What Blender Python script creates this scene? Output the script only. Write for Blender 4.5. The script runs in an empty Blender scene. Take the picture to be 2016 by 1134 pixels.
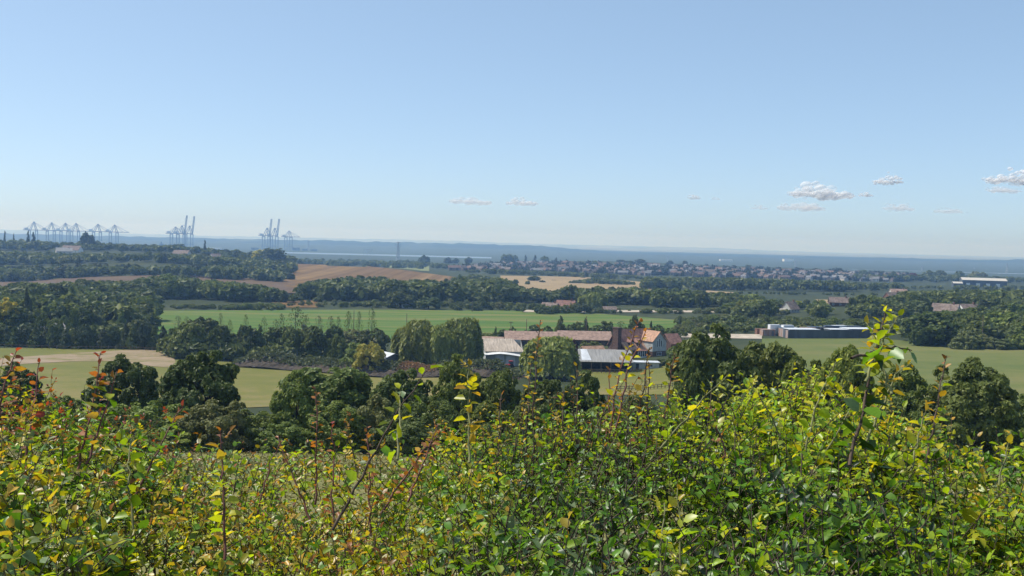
import bpy, math, random
import numpy as np
from mathutils import Matrix, Vector

scene = bpy.context.scene
COL = scene.collection
rnd = random.Random(7)
R = math.radians
HAZE = 1.55e-4

# ------------------------------------------------------------------ camera
CAM = (0.0, 0.0, 80.0)
FPX = 2087.0                       # focal length in photograph pixels (2016 wide)
PITCH = math.atan(95 / FPX)
ROLL = math.atan(0.025)
_F = Vector((0, math.cos(PITCH), -math.sin(PITCH)))
_R0 = Vector((1, 0, 0)); _U0 = _R0.cross(_F)
_RT = _R0 * math.cos(ROLL) + _U0 * math.sin(ROLL)
_UP = _U0 * math.cos(ROLL) - _R0 * math.sin(ROLL)
cd = bpy.data.cameras.new('camera'); cam = bpy.data.objects.new('camera', cd); COL.objects.link(cam)
cd.sensor_width = 36.0; cd.lens = 36.0 * FPX / 2016.0
cd.clip_start = 0.05; cd.clip_end = 90000
m = Matrix((_RT, _UP, -_F)).transposed().to_4x4(); m.translation = Vector(CAM)
cam.matrix_world = m
scene.camera = cam

# ------------------------------------------------------------------ light
SUN_AZ, SUN_EL = -76.0, 54.0       # degrees from the view axis (negative = left), elevation
w = bpy.data.worlds.new('World'); scene.world = w; w.use_nodes = True
nt = w.node_tree; nt.nodes.clear()
sky = nt.nodes.new('ShaderNodeTexSky'); sky.sky_type = 'NISHITA'; sky.sun_disc = False
sky.sun_elevation = R(SUN_EL); sky.sun_rotation = R(SUN_AZ % 360); sky.altitude = 80
sky.air_density = 0.5; sky.dust_density = 0.9; sky.ozone_density = 6.0
bg = nt.nodes.new('ShaderNodeBackground'); bg.inputs['Strength'].default_value = 0.142
gm = nt.nodes.new('ShaderNodeGamma'); gm.inputs['Gamma'].default_value = 0.55        # flattens the sky gradient, lifting its darker part
mu = nt.nodes.new('ShaderNodeMix'); mu.data_type = 'RGBA'; mu.blend_type = 'MULTIPLY'; mu.inputs[0].default_value = 1; mu.inputs[7].default_value = (2.17, 2.42, 2.48, 1)
wo = nt.nodes.new('ShaderNodeOutputWorld')
nt.links.new(sky.outputs[0], gm.inputs[0]); nt.links.new(gm.outputs[0], mu.inputs[6]); nt.links.new(mu.outputs[2], bg.inputs['Color']); nt.links.new(bg.outputs[0], wo.inputs['Surface'])
sl = bpy.data.lights.new('sun', 'SUN'); sl.energy = 4.5; sl.angle = R(0.5); sl.color = (1.0, 0.95, 0.87)
so = bpy.data.objects.new('sun', sl); COL.objects.link(so)
sd = Vector((math.sin(R(SUN_AZ)) * math.cos(R(SUN_EL)), math.cos(R(SUN_AZ)) * math.cos(R(SUN_EL)), math.sin(R(SUN_EL))))
so.rotation_euler = sd.to_track_quat('Z', 'Y').to_euler(); so.location = (0, 0, 300)
vs = scene.view_settings
vs.view_transform = 'Standard'; vs.look = 'None'; vs.gamma = 1.0; vs.use_curve_mapping = False; vs.exposure = 0.1
scene.cycles.transparent_max_bounces = 48
scene.cycles.max_bounces = 8; scene.cycles.volume_bounces = 2
scene.cycles.use_denoising = True; scene.cycles.denoiser = 'OPENIMAGEDENOISE'; scene.cycles.denoising_prefilter = 'ACCURATE'

# ------------------------------------------------------------------ pixel <-> world
def pixdir(px, py):
    return _F * FPX + _RT * (px - 1008.0) + _UP * (567.0 - py)

def at_depth(px, py, Y):
    d = pixdir(px, py); k = Y / d.y
    return d.x * k, Y, CAM[2] + d.z * k

# ------------------------------------------------------------------ terrain
UC = np.array([-1500, 0, 300, 600, 750, 900, 1200, 1500, 1800, 2016, 3500], float)
_T = [
 (-14, [78.6] * 9), (0, [78.4] * 9), (6, [77.8] * 9), (20, [74.9] * 9), (40, [70.9] * 9), (70, [64.7] * 9),
 (105, [58] * 9), (150, [50.5, 50.5, 50.5, 50.5, 50.5, 51, 52, 53, 53]),
 (200, [44.5, 44.5, 44, 44, 44.5, 46, 49, 50, 50]), (250, [41, 41, 40.3, 40.3, 41, 43, 46.5, 48, 48]),
 (300, [39.5, 39.5, 38.5, 38.5, 39, 40.5, 45, 46.5, 46.5]), (350, [38.3, 38.3, 37.5, 37.5, 38, 39.5, 44.5, 45, 45.5]),
 (400, [38, 38, 37.5, 37.5, 38, 39, 43.5, 44, 45]), (450, [38, 37.5, 37, 37, 37.5, 38.5, 42.5, 43.5, 44.5]),
 (500, [38, 37, 36.5, 36.5, 37, 38, 41, 43, 43.5]), (600, [37, 35.5, 35.5, 35.5, 36, 36.5, 39, 42, 43]),
 (720, [37, 35, 35, 35, 35, 36, 38, 41, 42.5]), (850, [33, 33, 33, 33, 33, 34.5, 36, 39, 41]),
 (1000, [27, 36.5, 33.5, 32, 31, 32, 34, 36, 38]), (1200, [36, 44, 34, 32.5, 29.5, 28, 30, 33, 35]),
 (1350, [42, 48, 36, 34.8, 30.5, 26.5, 27, 31, 33]), (1500, [47, 50, 37, 36.5, 30, 26, 25, 29, 31]),
 (1700, [50, 50, 32, 30, 27, 25, 24, 26, 29]), (2000, [44, 40, 20, 19, 22, 27, 24, 23, 25]),
 (2300, [30, 26, 14, 15, 20, 31, 26, 22, 22]), (2700, [18, 15, 8, 9, 18, 32, 27, 20, 17]),
 (3200, [6, 5, 3, 4, 8, 12, 9, 6, 5]), (4000, [2.0] * 9), (18600, [2.0] * 9)]
TY = np.array([r[0] for r in _T], float)
TZ = np.array([[r[1][0]] + list(r[1]) + [r[1][-1]] for r in _T], float)
RIDGES = [   # distance, width, (pixel column, height)
 (16000, 1100, [(-900, 46), (0, 42), (60, 36), (300, 26), (420, 24), (650, 34), (900, 41), (1050, 26), (1240, 27), (1400, 33), (1500, 16), (1600, 4), (1650, 3), (1700, 2), (2900, 2)]),
 (8000, 800, [(-900, 30), (0, 30), (300, 31), (500, 33), (650, 39), (760, 37), (900, 40), (1050, 38), (1090, 30), (1140, 20), (1200, 5), (1500, 3), (1640, 6), (1700, 9), (1760, 14), (1800, 15), (1850, 7), (1900, 13), (1960, 19), (2016, 25), (2300, 30), (2900, 30)]),
 (6500, 500, [(-900, 14), (300, 14), (600, 12), (800, 10), (1000, 9), (1200, 8), (1400, 7), (1700, 4), (2000, 3), (2900, 3)]),
]
RIDGES = [(a, b, np.array([q[0] for q in c], float), np.array([q[1] for q in c], float)) for a, b, c in RIDGES]

def ground_z(x, y):
    x = np.asarray(x, float); y = np.asarray(y, float)
    u = np.clip(1008 + FPX * x / np.maximum(y + 15, 0.5), UC[0], UC[-1] - 1e-3)
    yy = np.clip(y, TY[0], TY[-1] - 1e-3)
    ui = np.clip(np.searchsorted(UC, u, side='right') - 1, 0, len(UC) - 2); yi = np.clip(np.searchsorted(TY, yy, side='right') - 1, 0, len(TY) - 2)
    fu = (u - UC[ui]) / (UC[ui + 1] - UC[ui]); fy = (yy - TY[yi]) / (TY[yi + 1] - TY[yi])
    fu = fu * fu * (3 - 2 * fu)
    z = (TZ[yi, ui] * (1 - fu) + TZ[yi, ui + 1] * fu) * (1 - fy) + (TZ[yi + 1, ui] * (1 - fu) + TZ[yi + 1, ui + 1] * fu) * fy
    for Yc, wd, cu, cz in RIDGES:
        h = np.interp(u, cu, cz) * (1 + 0.05 * np.sin(u * 0.11 + Yc) + 0.035 * np.sin(u * 0.27 + 2 * Yc)) + 3.2 * np.sin(u * .083 + Yc) * np.sin(u * .037) + 1.8 * np.sin(u * .19)
        z = z + np.maximum(h - 2, 0) * np.exp(-((y - Yc) / wd) ** 2)
    n = 0.25 * np.sin(x * 0.031 + 1.3) * np.sin(y * 0.027) + 0.12 * np.sin(x * 0.11) * np.cos(y * 0.093 + .5)
    return z + n * np.clip((y - 15) / 80, 0, 1)

def gz(x, y): return float(ground_z(x, y))

def hit(px, py, y0=8.0, y1=12000.0):
    """first point of the ground on the line of sight through a pixel"""
    d = pixdir(px, py); ys = np.exp(np.linspace(math.log(y0), math.log(y1), 1500))
    xs = d.x / d.y * ys; zs = CAM[2] + d.z / d.y * ys
    below = zs < ground_z(xs, ys)
    i = int(np.argmax(below)) if below.any() else len(ys) - 1
    if i > 0:
        a, b = ys[i - 1], ys[i]
        for _ in range(18):
            mid = (a + b) / 2
            if CAM[2] + d.z / d.y * mid < gz(d.x / d.y * mid, mid): b = mid
            else: a = mid
        Y = (a + b) / 2
    else: Y = ys[0]
    X = d.x / d.y * Y
    return X, Y, gz(X, Y)

# ------------------------------------------------------------------ materials
def newmat(name):
    mt = bpy.data.materials.new(name); mt.use_nodes = True
    n = mt.node_tree; p = n.nodes['Principled BSDF']
    return mt, n, p

def mat(name, col, rough=0.8, var=0.12, scale=1.0, metal=0.0, spec=0.3, col2=None, stretch=None, bump=0.0):
    """plain material with noise-driven colour variation"""
    mt, n, p = newmat(name)
    p.inputs['Roughness'].default_value = rough; p.inputs['Metallic'].default_value = metal
    p.inputs['Specular IOR Level'].default_value = spec
    tc = n.nodes.new('ShaderNodeTexCoord'); mp = n.nodes.new('ShaderNodeMapping')
    if stretch: mp.inputs['Scale'].default_value = stretch
    n.links.new(tc.outputs['Object'], mp.inputs[0])
    nz = n.nodes.new('ShaderNodeTexNoise'); nz.inputs['Scale'].default_value = scale; nz.inputs['Detail'].default_value = 6
    n.links.new(mp.outputs[0], nz.inputs['Vector'])
    rp = n.nodes.new('ShaderNodeValToRGB')
    c2 = col2 or tuple(min(1, c * (1 + 2 * var)) for c in col)
    c1 = tuple(c * (1 - 2 * var) for c in col) if not col2 else col
    rp.color_ramp.elements[0].position = .35; rp.color_ramp.elements[1].position = .65
    rp.color_ramp.elements[0].color = (*c1, 1); rp.color_ramp.elements[1].color = (*c2, 1)
    n.links.new(nz.outputs[0], rp.inputs[0]); n.links.new(rp.outputs[0], p.inputs['Base Color'])
    if bump:
        b = n.nodes.new('ShaderNodeBump'); b.inputs['Strength'].default_value = bump
        n.links.new(nz.outputs[0], b.inputs['Height']); n.links.new(b.outputs[0], p.inputs['Normal'])
    return mt

def ramp_mat(name, stops, layers, rough=0.9, specks=None):
    """ground-like material: several noises (scale, stretch, weight) added up and run through a ramp"""
    mt, n, p = newmat(name)
    p.inputs['Roughness'].default_value = rough; p.inputs['Specular IOR Level'].default_value = 0.15
    tc = n.nodes.new('ShaderNodeTexCoord'); acc = None
    for sc, st, rot, wt in layers:
        mp = n.nodes.new('ShaderNodeMapping'); mp.inputs['Scale'].default_value = st; mp.inputs['Rotation'].default_value = (0, 0, R(rot))
        n.links.new(tc.outputs['Object'], mp.inputs[0])
        nz = n.nodes.new('ShaderNodeTexNoise'); nz.inputs['Scale'].default_value = sc; nz.inputs['Detail'].default_value = 5; nz.inputs['Roughness'].default_value = .6
        n.links.new(mp.outputs[0], nz.inputs['Vector'])
        mu = n.nodes.new('ShaderNodeMath'); mu.operation = 'MULTIPLY_ADD'; mu.inputs[1].default_value = wt
        n.links.new(nz.outputs[0], mu.inputs[0])
        if acc is None: mu.inputs[2].default_value = 0
        else: n.links.new(acc, mu.inputs[2])
        acc = mu.outputs[0]
    rp = n.nodes.new('ShaderNodeValToRGB'); cr = rp.color_ramp
    while len(cr.elements) < len(stops): cr.elements.new(.5)
    for e, (pos, c) in zip(cr.elements, stops): e.position = pos; e.color = (c[0] * .88, c[1] * .88, c[2] * .85, 1)
    n.links.new(acc, rp.inputs[0]); out = rp.outputs[0]
    if specks:
        sc, thr, c = specks
        vo = n.nodes.new('ShaderNodeTexVoronoi'); vo.inputs['Scale'].default_value = sc
        n.links.new(tc.outputs['Object'], vo.inputs['Vector'])
        lt = n.nodes.new('ShaderNodeMath'); lt.operation = 'LESS_THAN'; lt.inputs[1].default_value = thr
        n.links.new(vo.outputs['Distance'], lt.inputs[0])
        mx = n.nodes.new('ShaderNodeMix'); mx.data_type = 'RGBA'; mx.inputs[7].default_value = (*c, 1)
        n.links.new(lt.outputs[0], mx.inputs[0]); n.links.new(out, mx.inputs[6]); out = mx.outputs[2]
    n.links.new(out, p.inputs['Base Color'])
    return mt

def foliage_mat(name, rough=0.55, trans=0.34, spec=0.35):
    """leaf colour = the object's own colour, varied leaf clump by leaf clump (attribute tint) and tree by tree"""
    mt, n, p = newmat(name)
    oi = n.nodes.new('ShaderNodeObjectInfo'); at = n.nodes.new('ShaderNodeAttribute'); at.attribute_name = 'tint'
    hs = n.nodes.new('ShaderNodeHueSaturation')
    m1 = n.nodes.new('ShaderNodeMath'); m1.operation = 'MULTIPLY_ADD'; m1.inputs[1].default_value = 1.0; m1.inputs[2].default_value = 0.5
    n.links.new(at.outputs['Fac'], m1.inputs[0]); n.links.new(m1.outputs[0], hs.inputs['Value'])
    m2 = n.nodes.new('ShaderNodeMath'); m2.operation = 'MULTIPLY_ADD'; m2.inputs[1].default_value = -0.045; m2.inputs[2].default_value = 0.52
    n.links.new(at.outputs['Fac'], m2.inputs[0]); n.links.new(m2.outputs[0], hs.inputs['Hue'])
    n.links.new(oi.outputs['Color'], hs.inputs['Color'])
    n.links.new(hs.outputs[0], p.inputs['Base Color'])
    p.inputs['Roughness'].default_value = rough; p.inputs['Specular IOR Level'].default_value = spec
    tr = n.nodes.new('ShaderNodeBsdfTranslucent'); n.links.new(hs.outputs[0], tr.inputs['Color'])
    mx = n.nodes.new('ShaderNodeMixShader'); mx.inputs[0].default_value = trans
    n.links.new(p.outputs[0], mx.inputs[1]); n.links.new(tr.outputs[0], mx.inputs[2])
    n.links.new(mx.outputs[0], n.nodes['Material Output'].inputs['Surface'])
    return mt

M = {}
M['foliage'] = foliage_mat('foliage')
M['bark'] = mat('bark', (.06, .047, .035), .9, .25, 6)
M['ground'] = ramp_mat('ground', [(.3, (.024, .036, .013)), (.5, (.045, .058, .022)), (.7, (.085, .092, .04))], [(.02, (1, 1, 1), 0, .6), (.15, (1, 1, 1), 0, .4)])
M['meadow'] = ramp_mat('meadow', [(.32, (.12, .13, .03)), (.5, (.19, .18, .055)), (.68, (.27, .23, .09))], [(.25, (1, 1, 1), 0, .45), (3.0, (1, .35, 1), 0, .55)], specks=(8.5, .17, (.55, .52, .38)))
M['pasture'] = ramp_mat('pasture', [(.36, (.13, .148, .030)), (.5, (.175, .172, .042)), (.62, (.255, .205, .08))], [(.012, (1, 2.2, 1), 8, .55), (.12, (1, 1, 1), 0, .3), (.8, (1, 1, 1), 0, .15)])
M['pasture_right'] = ramp_mat('pasture_right', [(.37, (.105, .14, .036)), (.5, (.15, .168, .048)), (.62, (.205, .19, .07))], [(.01, (.6, 3, 1), -14, .6), (.12, (1, 1, 1), 0, .28), (.9, (1, 1, 1), 0, .12)])
M['crop'] = ramp_mat('crop', [(.40, (.062, .135, .018)), (.5, (.10, .165, .026)), (.58, (.19, .185, .055))], [(.012, (.25, 3, 1), 2, .55), (.06, (.3, 2.5, 1), 2, .45)])
M['plough'] = ramp_mat('plough', [(.36, (.125, .070, .022)), (.5, (.185, .108, .036)), (.64, (.28, .18, .07))], [(.06, (1.5, .012, 1), -3, .75), (.02, (1, 1, 1), 0, .25)])
M['plough_dull'] = ramp_mat('plough_dull', [(.3, (.105, .068, .042)), (.5, (.135, .09, .055)), (.7, (.17, .118, .072))], [(.05, (.5, 2, 1), 5, .5), (.02, (1, 1, 1), 0, .5)])
M['stubble'] = ramp_mat('stubble', [(.3, (.26, .18, .095)), (.5, (.33, .24, .13)), (.7, (.40, .30, .17))], [(.03, (.4, 2.2, 1), -6, .6), (.02, (1, 1, 1), 0, .4)])
M['dirt'] = ramp_mat('dirt', [(.40, (.175, .172, .042)), (.47, (.27, .215, .12)), (.56, (.36, .27, .19)), (.7, (.33, .25, .16))], [(.03, (.5, 2, 1), -6, .65), (.3, (1, 1, 1), 0, .35)])
M['track'] = mat('track', (.42, .36, .28), .95, .12, .3)
M['far_pasture'] = ramp_mat('far_pasture', [(.3, (.16, .19, .07)), (.7, (.24, .25, .11))], [(.02, (1, 1, 1), 0, 1.0)])
mt, n, p = newmat('water'); p.inputs['Base Color'].default_value = (.10, .14, .17, 1); p.inputs['Roughness'].default_value = .28; p.inputs['IOR'].default_value = 1.33
M['water'] = mt

# ------------------------------------------------------------------ object helpers
def link(o, parent=None):
    COL.objects.link(o)
    if parent is not None: o.parent = parent
    return o

def np_mesh(name, verts, faces_list, mats=(), attr=None, midx=None, smooth=False):
    """faces_list: list of (n,k) int arrays"""
    me = bpy.data.meshes.new(name)
    verts = np.asarray(verts, np.float32); nv = len(verts)
    loops = np.concatenate([f.ravel() for f in faces_list]).astype(np.int32)
    tot = np.concatenate([np.full(len(f), f.shape[1], np.int32) for f in faces_list])
    start = np.concatenate([[0], np.cumsum(tot)[:-1]]).astype(np.int32)
    me.vertices.add(nv); me.vertices.foreach_set('co', verts.ravel())
    me.loops.add(len(loops)); me.loops.foreach_set('vertex_index', loops)
    me.polygons.add(len(tot)); me.polygons.foreach_set('loop_start', start); me.polygons.foreach_set('loop_total', tot)
    if midx is not None: me.polygons.foreach_set('material_index', np.asarray(midx, np.int32))
    me.polygons.foreach_set('use_smooth', np.full(len(tot), smooth))
    for k in mats: me.materials.append(k)
    if attr is not None:
        for an, (typ, dat) in attr.items():
            a = me.attributes.new(an, typ, 'POINT')
            a.data.foreach_set('color' if typ == 'FLOAT_COLOR' else 'value', np.asarray(dat, np.float32).ravel())
    me.update(calc_edges=True)
    return me

def tag(o, label=None, cat=None, group=None, kind=None):
    if label: o['label'] = label
    if cat: o['category'] = cat
    if group: o['group'] = group
    if kind: o['kind'] = kind
    return o

def empty(name, loc, rz=0.0, label=None, cat=None, group=None):
    o = bpy.data.objects.new(name, None); o.empty_display_size = .3
    o.location = loc; o.rotation_euler = (0, 0, rz); link(o)
    return tag(o, label, cat, group)

class MB:
    """collects boxes, prisms and bars into one mesh"""
    def __init__(self): self.v = []; self.f = []
    def add(self, vs_, fs_):
        b = len(self.v); self.v += [tuple(q) for q in vs_]; self.f += [tuple(b + i for i in q) for q in fs_]; return self
    def box(self, x0, x1, y0, y1, z0, z1):
        return self.add([(x0, y0, z0), (x1, y0, z0), (x1, y1, z0), (x0, y1, z0), (x0, y0, z1), (x1, y0, z1), (x1, y1, z1), (x0, y1, z1)],
                        [(3, 2, 1, 0), (4, 5, 6, 7), (0, 1, 5, 4), (1, 2, 6, 5), (2, 3, 7, 6), (3, 0, 4, 7)])
    def bar(self, a, b, t, t2=None):
        a = Vector(a); b = Vector(b); d = (b - a).normalized(); h = Vector((0, 0, 1)) if abs(d.z) < .9 else Vector((1, 0, 0))
        s = d.cross(h).normalized(); u = s.cross(d); t2 = t2 or t
        vs_ = [a + s * t * i + u * t * j for i, j in ((-1, -1), (1, -1), (1, 1), (-1, 1))] + [b + s * t2 * i + u * t2 * j for i, j in ((-1, -1), (1, -1), (1, 1), (-1, 1))]
        return self.add(vs_, [(3, 2, 1, 0), (4, 5, 6, 7), (0, 1, 5, 4), (1, 2, 6, 5), (2, 3, 7, 6), (3, 0, 4, 7)])
    def slab(self, quad, t):
        """thick plate on four points (top face), thickness t along its normal"""
        q = [Vector(k) for k in quad]; nrm = (q[1] - q[0]).cross(q[2] - q[0]).normalized()
        lo = [k - nrm * t for k in q]
        return self.add(q + lo, [(0, 1, 2, 3), (7, 6, 5, 4)] + [(i, i + 4, (i + 1) % 4 + 4, (i + 1) % 4) for i in range(4)])
    def gable_walls(self, x0, x1, y0, y1, z0, ze, zr, axis='x'):
        """walls of a gabled block, ridge along the axis, closed below the roof"""
        if axis == 'x':
            ym = (y0 + y1) / 2
            vs_ = [(x0, y0, z0), (x1, y0, z0), (x1, y1, z0), (x0, y1, z0), (x0, y0, ze), (x1, y0, ze), (x1, y1, ze), (x0, y1, ze), (x0, ym, zr), (x1, ym, zr)]
            fs_ = [(0, 1, 5, 4), (2, 3, 7, 6), (1, 2, 6, 9, 5), (3, 0, 4, 8, 7)]
        else:
            xm = (x0 + x1) / 2
            vs_ = [(x0, y0, z0), (x1, y0, z0), (x1, y1, z0), (x0, y1, z0), (x0, y0, ze), (x1, y0, ze), (x1, y1, ze), (x0, y1, ze), (xm, y0, zr), (xm, y1, zr)]
            fs_ = [(0, 1, 5, 8, 4), (2, 3, 7, 9, 6), (1, 2, 6, 5), (3, 0, 4, 7)]
        return self.add(vs_, fs_)
    def gable_roof(self, x0, x1, y0, y1, ze, zr, t=.25, o=.4, axis='x'):
        if axis == 'x':
            ym = (y0 + y1) / 2; k = (zr - ze) / (ym - y0); zo = ze - k * o
            self.slab([(x0 - o, y0 - o, zo + t), (x1 + o, y0 - o, zo + t), (x1 + o, ym, zr + t), (x0 - o, ym, zr + t)], t)
            self.slab([(x1 + o, y1 + o, zo + t), (x0 - o, y1 + o, zo + t), (x0 - o, ym + .002, zr + t), (x1 + o, ym + .002, zr + t)], t)
        else:
            xm = (x0 + x1) / 2; k = (zr - ze) / (xm - x0); zo = ze - k * o
            self.slab([(x0 - o, y1 + o, zo + t), (x0 - o, y0 - o, zo + t), (xm, y0 - o, zr + t), (xm, y1 + o, zr + t)], t)
            self.slab([(x1 + o, y0 - o, zo + t), (x1 + o, y1 + o, zo + t), (xm + .002, y1 + o, zr + t), (xm + .002, y0 - o, zr + t)], t)
        return self
    def mesh(self, name, material):
        me = bpy.data.meshes.new(name); me.from_pydata(self.v, [], self.f)
        for k in (material if isinstance(material, (list, tuple)) else [material]): me.materials.append(k)
        return me
    def build(self, name, material, parent=None):
        o = bpy.data.objects.new(name, self.mesh(name, material)); return link(o, parent)

def structure(name, me):
    o = bpy.data.objects.new(name, me); link(o); o['kind'] = 'structure'; return o

# ------------------------------------------------------------------ ground sheet
def grid_faces(nr, nc):
    i = np.arange(nr - 1)[:, None] * nc + np.arange(nc - 1)[None, :]
    return np.stack([i, i + 1, i + nc + 1, i + nc], -1).reshape(-1, 4)

us = np.concatenate([np.linspace(-1400, -60, 40), np.linspace(-50, 2066, 265), np.linspace(2080, 3400, 40)])
ys = np.concatenate([np.linspace(-14, 20, 18), np.exp(np.linspace(math.log(22), math.log(18000), 262))])
UU, YY = np.meshgrid(us, ys); XX = (UU - 1008) / FPX * (YY + 15)
ZZ = ground_z(XX, YY)
structure('ground', np_mesh('ground', np.stack([XX, YY, ZZ], -1).reshape(-1, 3), [grid_faces(len(ys), len(us))], [M['ground']], smooth=True))

def field(name, bottom, top, material, lift=.12, nu=60, nv=26):
    """a field, track or water sheet laid on the ground between two edges drawn over the view and carried onto the terrain"""
    bx = np.array([q[0] for q in bottom], float); by = np.array([q[1] for q in bottom], float)
    tx = np.array([q[0] for q in top], float); ty = np.array([q[1] for q in top], float)
    s = np.linspace(0, 1, nu)
    b0 = bx[0] + (bx[-1] - bx[0]) * s; t0 = tx[0] + (tx[-1] - tx[0]) * s
    P0 = [hit(a, np.interp(a, bx, by)) for a in b0]; P1 = [hit(a, np.interp(a, tx, ty)) for a in t0]
    med = float(np.median([q[1] for q in P1]))
    P1 = [q if q[1] < 1.12 * med or name != 'ploughed_hill_field' else (q[0] * med / q[1], med, 0) for q in P1]      # an edge seen against the crest stops at the crest
    V = []
    for k in range(nv):
        f = k / (nv - 1)
        for a, b in zip(P0, P1):
            x = a[0] + (b[0] - a[0]) * f; y = a[1] + (b[1] - a[1]) * f
            V.append((x, y, gz(x, y) + lift))
    return structure(name, np_mesh(name, V, [grid_faces(nv, nu)], [material], smooth=True))

# meadow on the slope in front of the viewpoint, in world terms
mx_, my_ = np.meshgrid(np.linspace(-75, 75, 60), np.linspace(5.5, 118, 60))
structure('meadow', np_mesh('meadow', np.stack([mx_, my_, ground_z(mx_, my_) + .05], -1).reshape(-1, 3), [grid_faces(60, 60)], [M['meadow']], smooth=True))
field('pasture_field', [(-80, 812), (300, 812), (560, 800), (800, 790), (1010, 775)], [(-80, 686), (335, 686), (470, 716), (760, 728), (1010, 738)], M['pasture'])
field('dirt_track', [(-60, 728), (40, 718), (150, 712), (230, 712), (300, 722), (350, 726)], [(-60, 712), (40, 704), (150, 696), (250, 690), (300, 687), (336, 685.5)], M['dirt'], .2, 50, 14)
field('grazing_field', [(1500, 800), (1700, 815), (2120, 830)], [(1500, 667), (1725, 667), (1800, 672), (2016, 690), (2120, 698)], M['pasture_right'])
field('paddock_field', [(1120, 778), (1345, 778)], [(1130, 728), (1240, 722), (1345, 706)], M['pasture'], .14, 30, 14)
field('crop_field', [(250, 672), (700, 672), (1000, 660), (1345, 652)], [(292, 612), (700, 610), (1050, 612), (1180, 618), (1330, 630)], M['crop'], .14)
field('ploughed_strip_field', [(-60, 590), (330, 578), (600, 580)], [(-60, 560), (0, 557), (170, 548), (340, 543), (570, 549)], M['plough_dull'], 1.1)
field('ploughed_hill_field', [(560, 566), (700, 580), (900, 572), (950, 560)], [(555, 520), (620, 522), (700, 523.5), (780, 531), (860, 542), (940, 553)], M['plough'], 1.1)
field('stubble_field', [(985, 575), (1160, 590), (1290, 585)], [(985, 544), (1060, 545), (1150, 547), (1283, 558)], M['stubble'], 1.1)
field('small_stubble_field', [(1390, 588), (1445, 588)], [(1390, 572), (1445, 576)], M['stubble'], .25, 14, 8)
field('narrow_stubble_field', [(1605, 602), (1695, 602)], [(1605, 590), (1695, 592)], M['stubble'], .25, 14, 8)
field('gap_stubble_field', [(535, 606), (625, 606)], [(535, 592), (625, 592)], M['plough'], .25, 14, 8)
field('far_green_field', [(1325, 568), (1390, 568)], [(1325, 555), (1390, 557)], M['far_pasture'], .3, 14, 8)
field('pale_pasture_field', [(750, 532), (845, 534)], [(750, 519), (845, 521)], M['far_pasture'], .4, 14, 8)
field('farm_track', [(1030, 615), (1250, 615.5), (1480, 616)], [(1030, 611), (1250, 611.5), (1480, 612.5)], M['track'], .3, 40, 5)
field('riding_arena_ground', [(1316, 689), (1368, 689)], [(1322, 676), (1368, 677)], M['track'], .2, 12, 8)
field('yard_path', [(1310, 664), (1500, 668)], [(1320, 657), (1500, 659)], M['track'], .2, 20, 5)
def hills(name, Y0, Y1, lift, material):
    u_ = np.linspace(-900, 2900, 330); y_ = np.linspace(Y0, Y1, 22); U, Y = np.meshgrid(u_, y_); Xh = (U - 1008) / FPX * (Y + 15)
    structure(name, np_mesh(name, np.stack([Xh, Y, ground_z(Xh, Y) + lift], -1).reshape(-1, 3), [grid_faces(22, 330)], [material], smooth=True))
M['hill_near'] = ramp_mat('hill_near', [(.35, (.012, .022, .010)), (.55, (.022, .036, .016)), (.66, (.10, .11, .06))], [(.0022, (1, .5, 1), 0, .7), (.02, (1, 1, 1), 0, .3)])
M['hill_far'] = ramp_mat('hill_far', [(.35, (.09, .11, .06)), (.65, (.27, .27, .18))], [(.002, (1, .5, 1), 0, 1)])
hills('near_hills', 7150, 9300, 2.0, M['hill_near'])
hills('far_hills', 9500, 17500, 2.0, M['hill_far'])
def water(name, x0, x1, y0, y1):
    V = [(x0 * y0, y0, 2.7), (x1 * y0, y0, 2.7), (x1 * y1, y1, 2.7), (x0 * y1, y1, 2.7)]
    return structure(name, np_mesh(name, V, [np.array([[0, 1, 2, 3]])], [M['water']]))
water('river_water', -.215, -.02, 4250, 4600)
water('estuary_water', .31, .75, 3350, 3900)

# ------------------------------------------------------------------ foliage
G = np.random.default_rng(11)

def unit(v): return v / np.maximum(np.linalg.norm(v, axis=-1, keepdims=True), 1e-9)

def cards(P, N, S, rng, elong=None, axis=None):
    """folded leaf-clump kites: centre P, normal N, size S"""
    n = len(P); a = rng.normal(size=(n, 3)) if axis is None else axis + rng.normal(size=(n, 3)) * .25
    T = unit(a - (a * N).sum(1, keepdims=True) * N); B = np.cross(N, T)
    L = S[:, None] * (.62 if elong is None else elong); W = S[:, None] * (.42 if elong is None else .42 / elong)
    k = rng.uniform(-.25, .25, (n, 1))
    v0 = P - T * L; v1 = P + B * W + T * L * k + N * S[:, None] * .12; v2 = P + T * L; v3 = P - B * W * rng.uniform(.6, 1.2, (n, 1)) + N * S[:, None] * .12
    V = np.stack([v0, v1, v2, v3], 1).reshape(-1, 3)
    i = np.arange(n) * 4
    return V, np.concatenate([np.stack([i, i + 1, i + 2], 1), np.stack([i, i + 2, i + 3], 1)])

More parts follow.
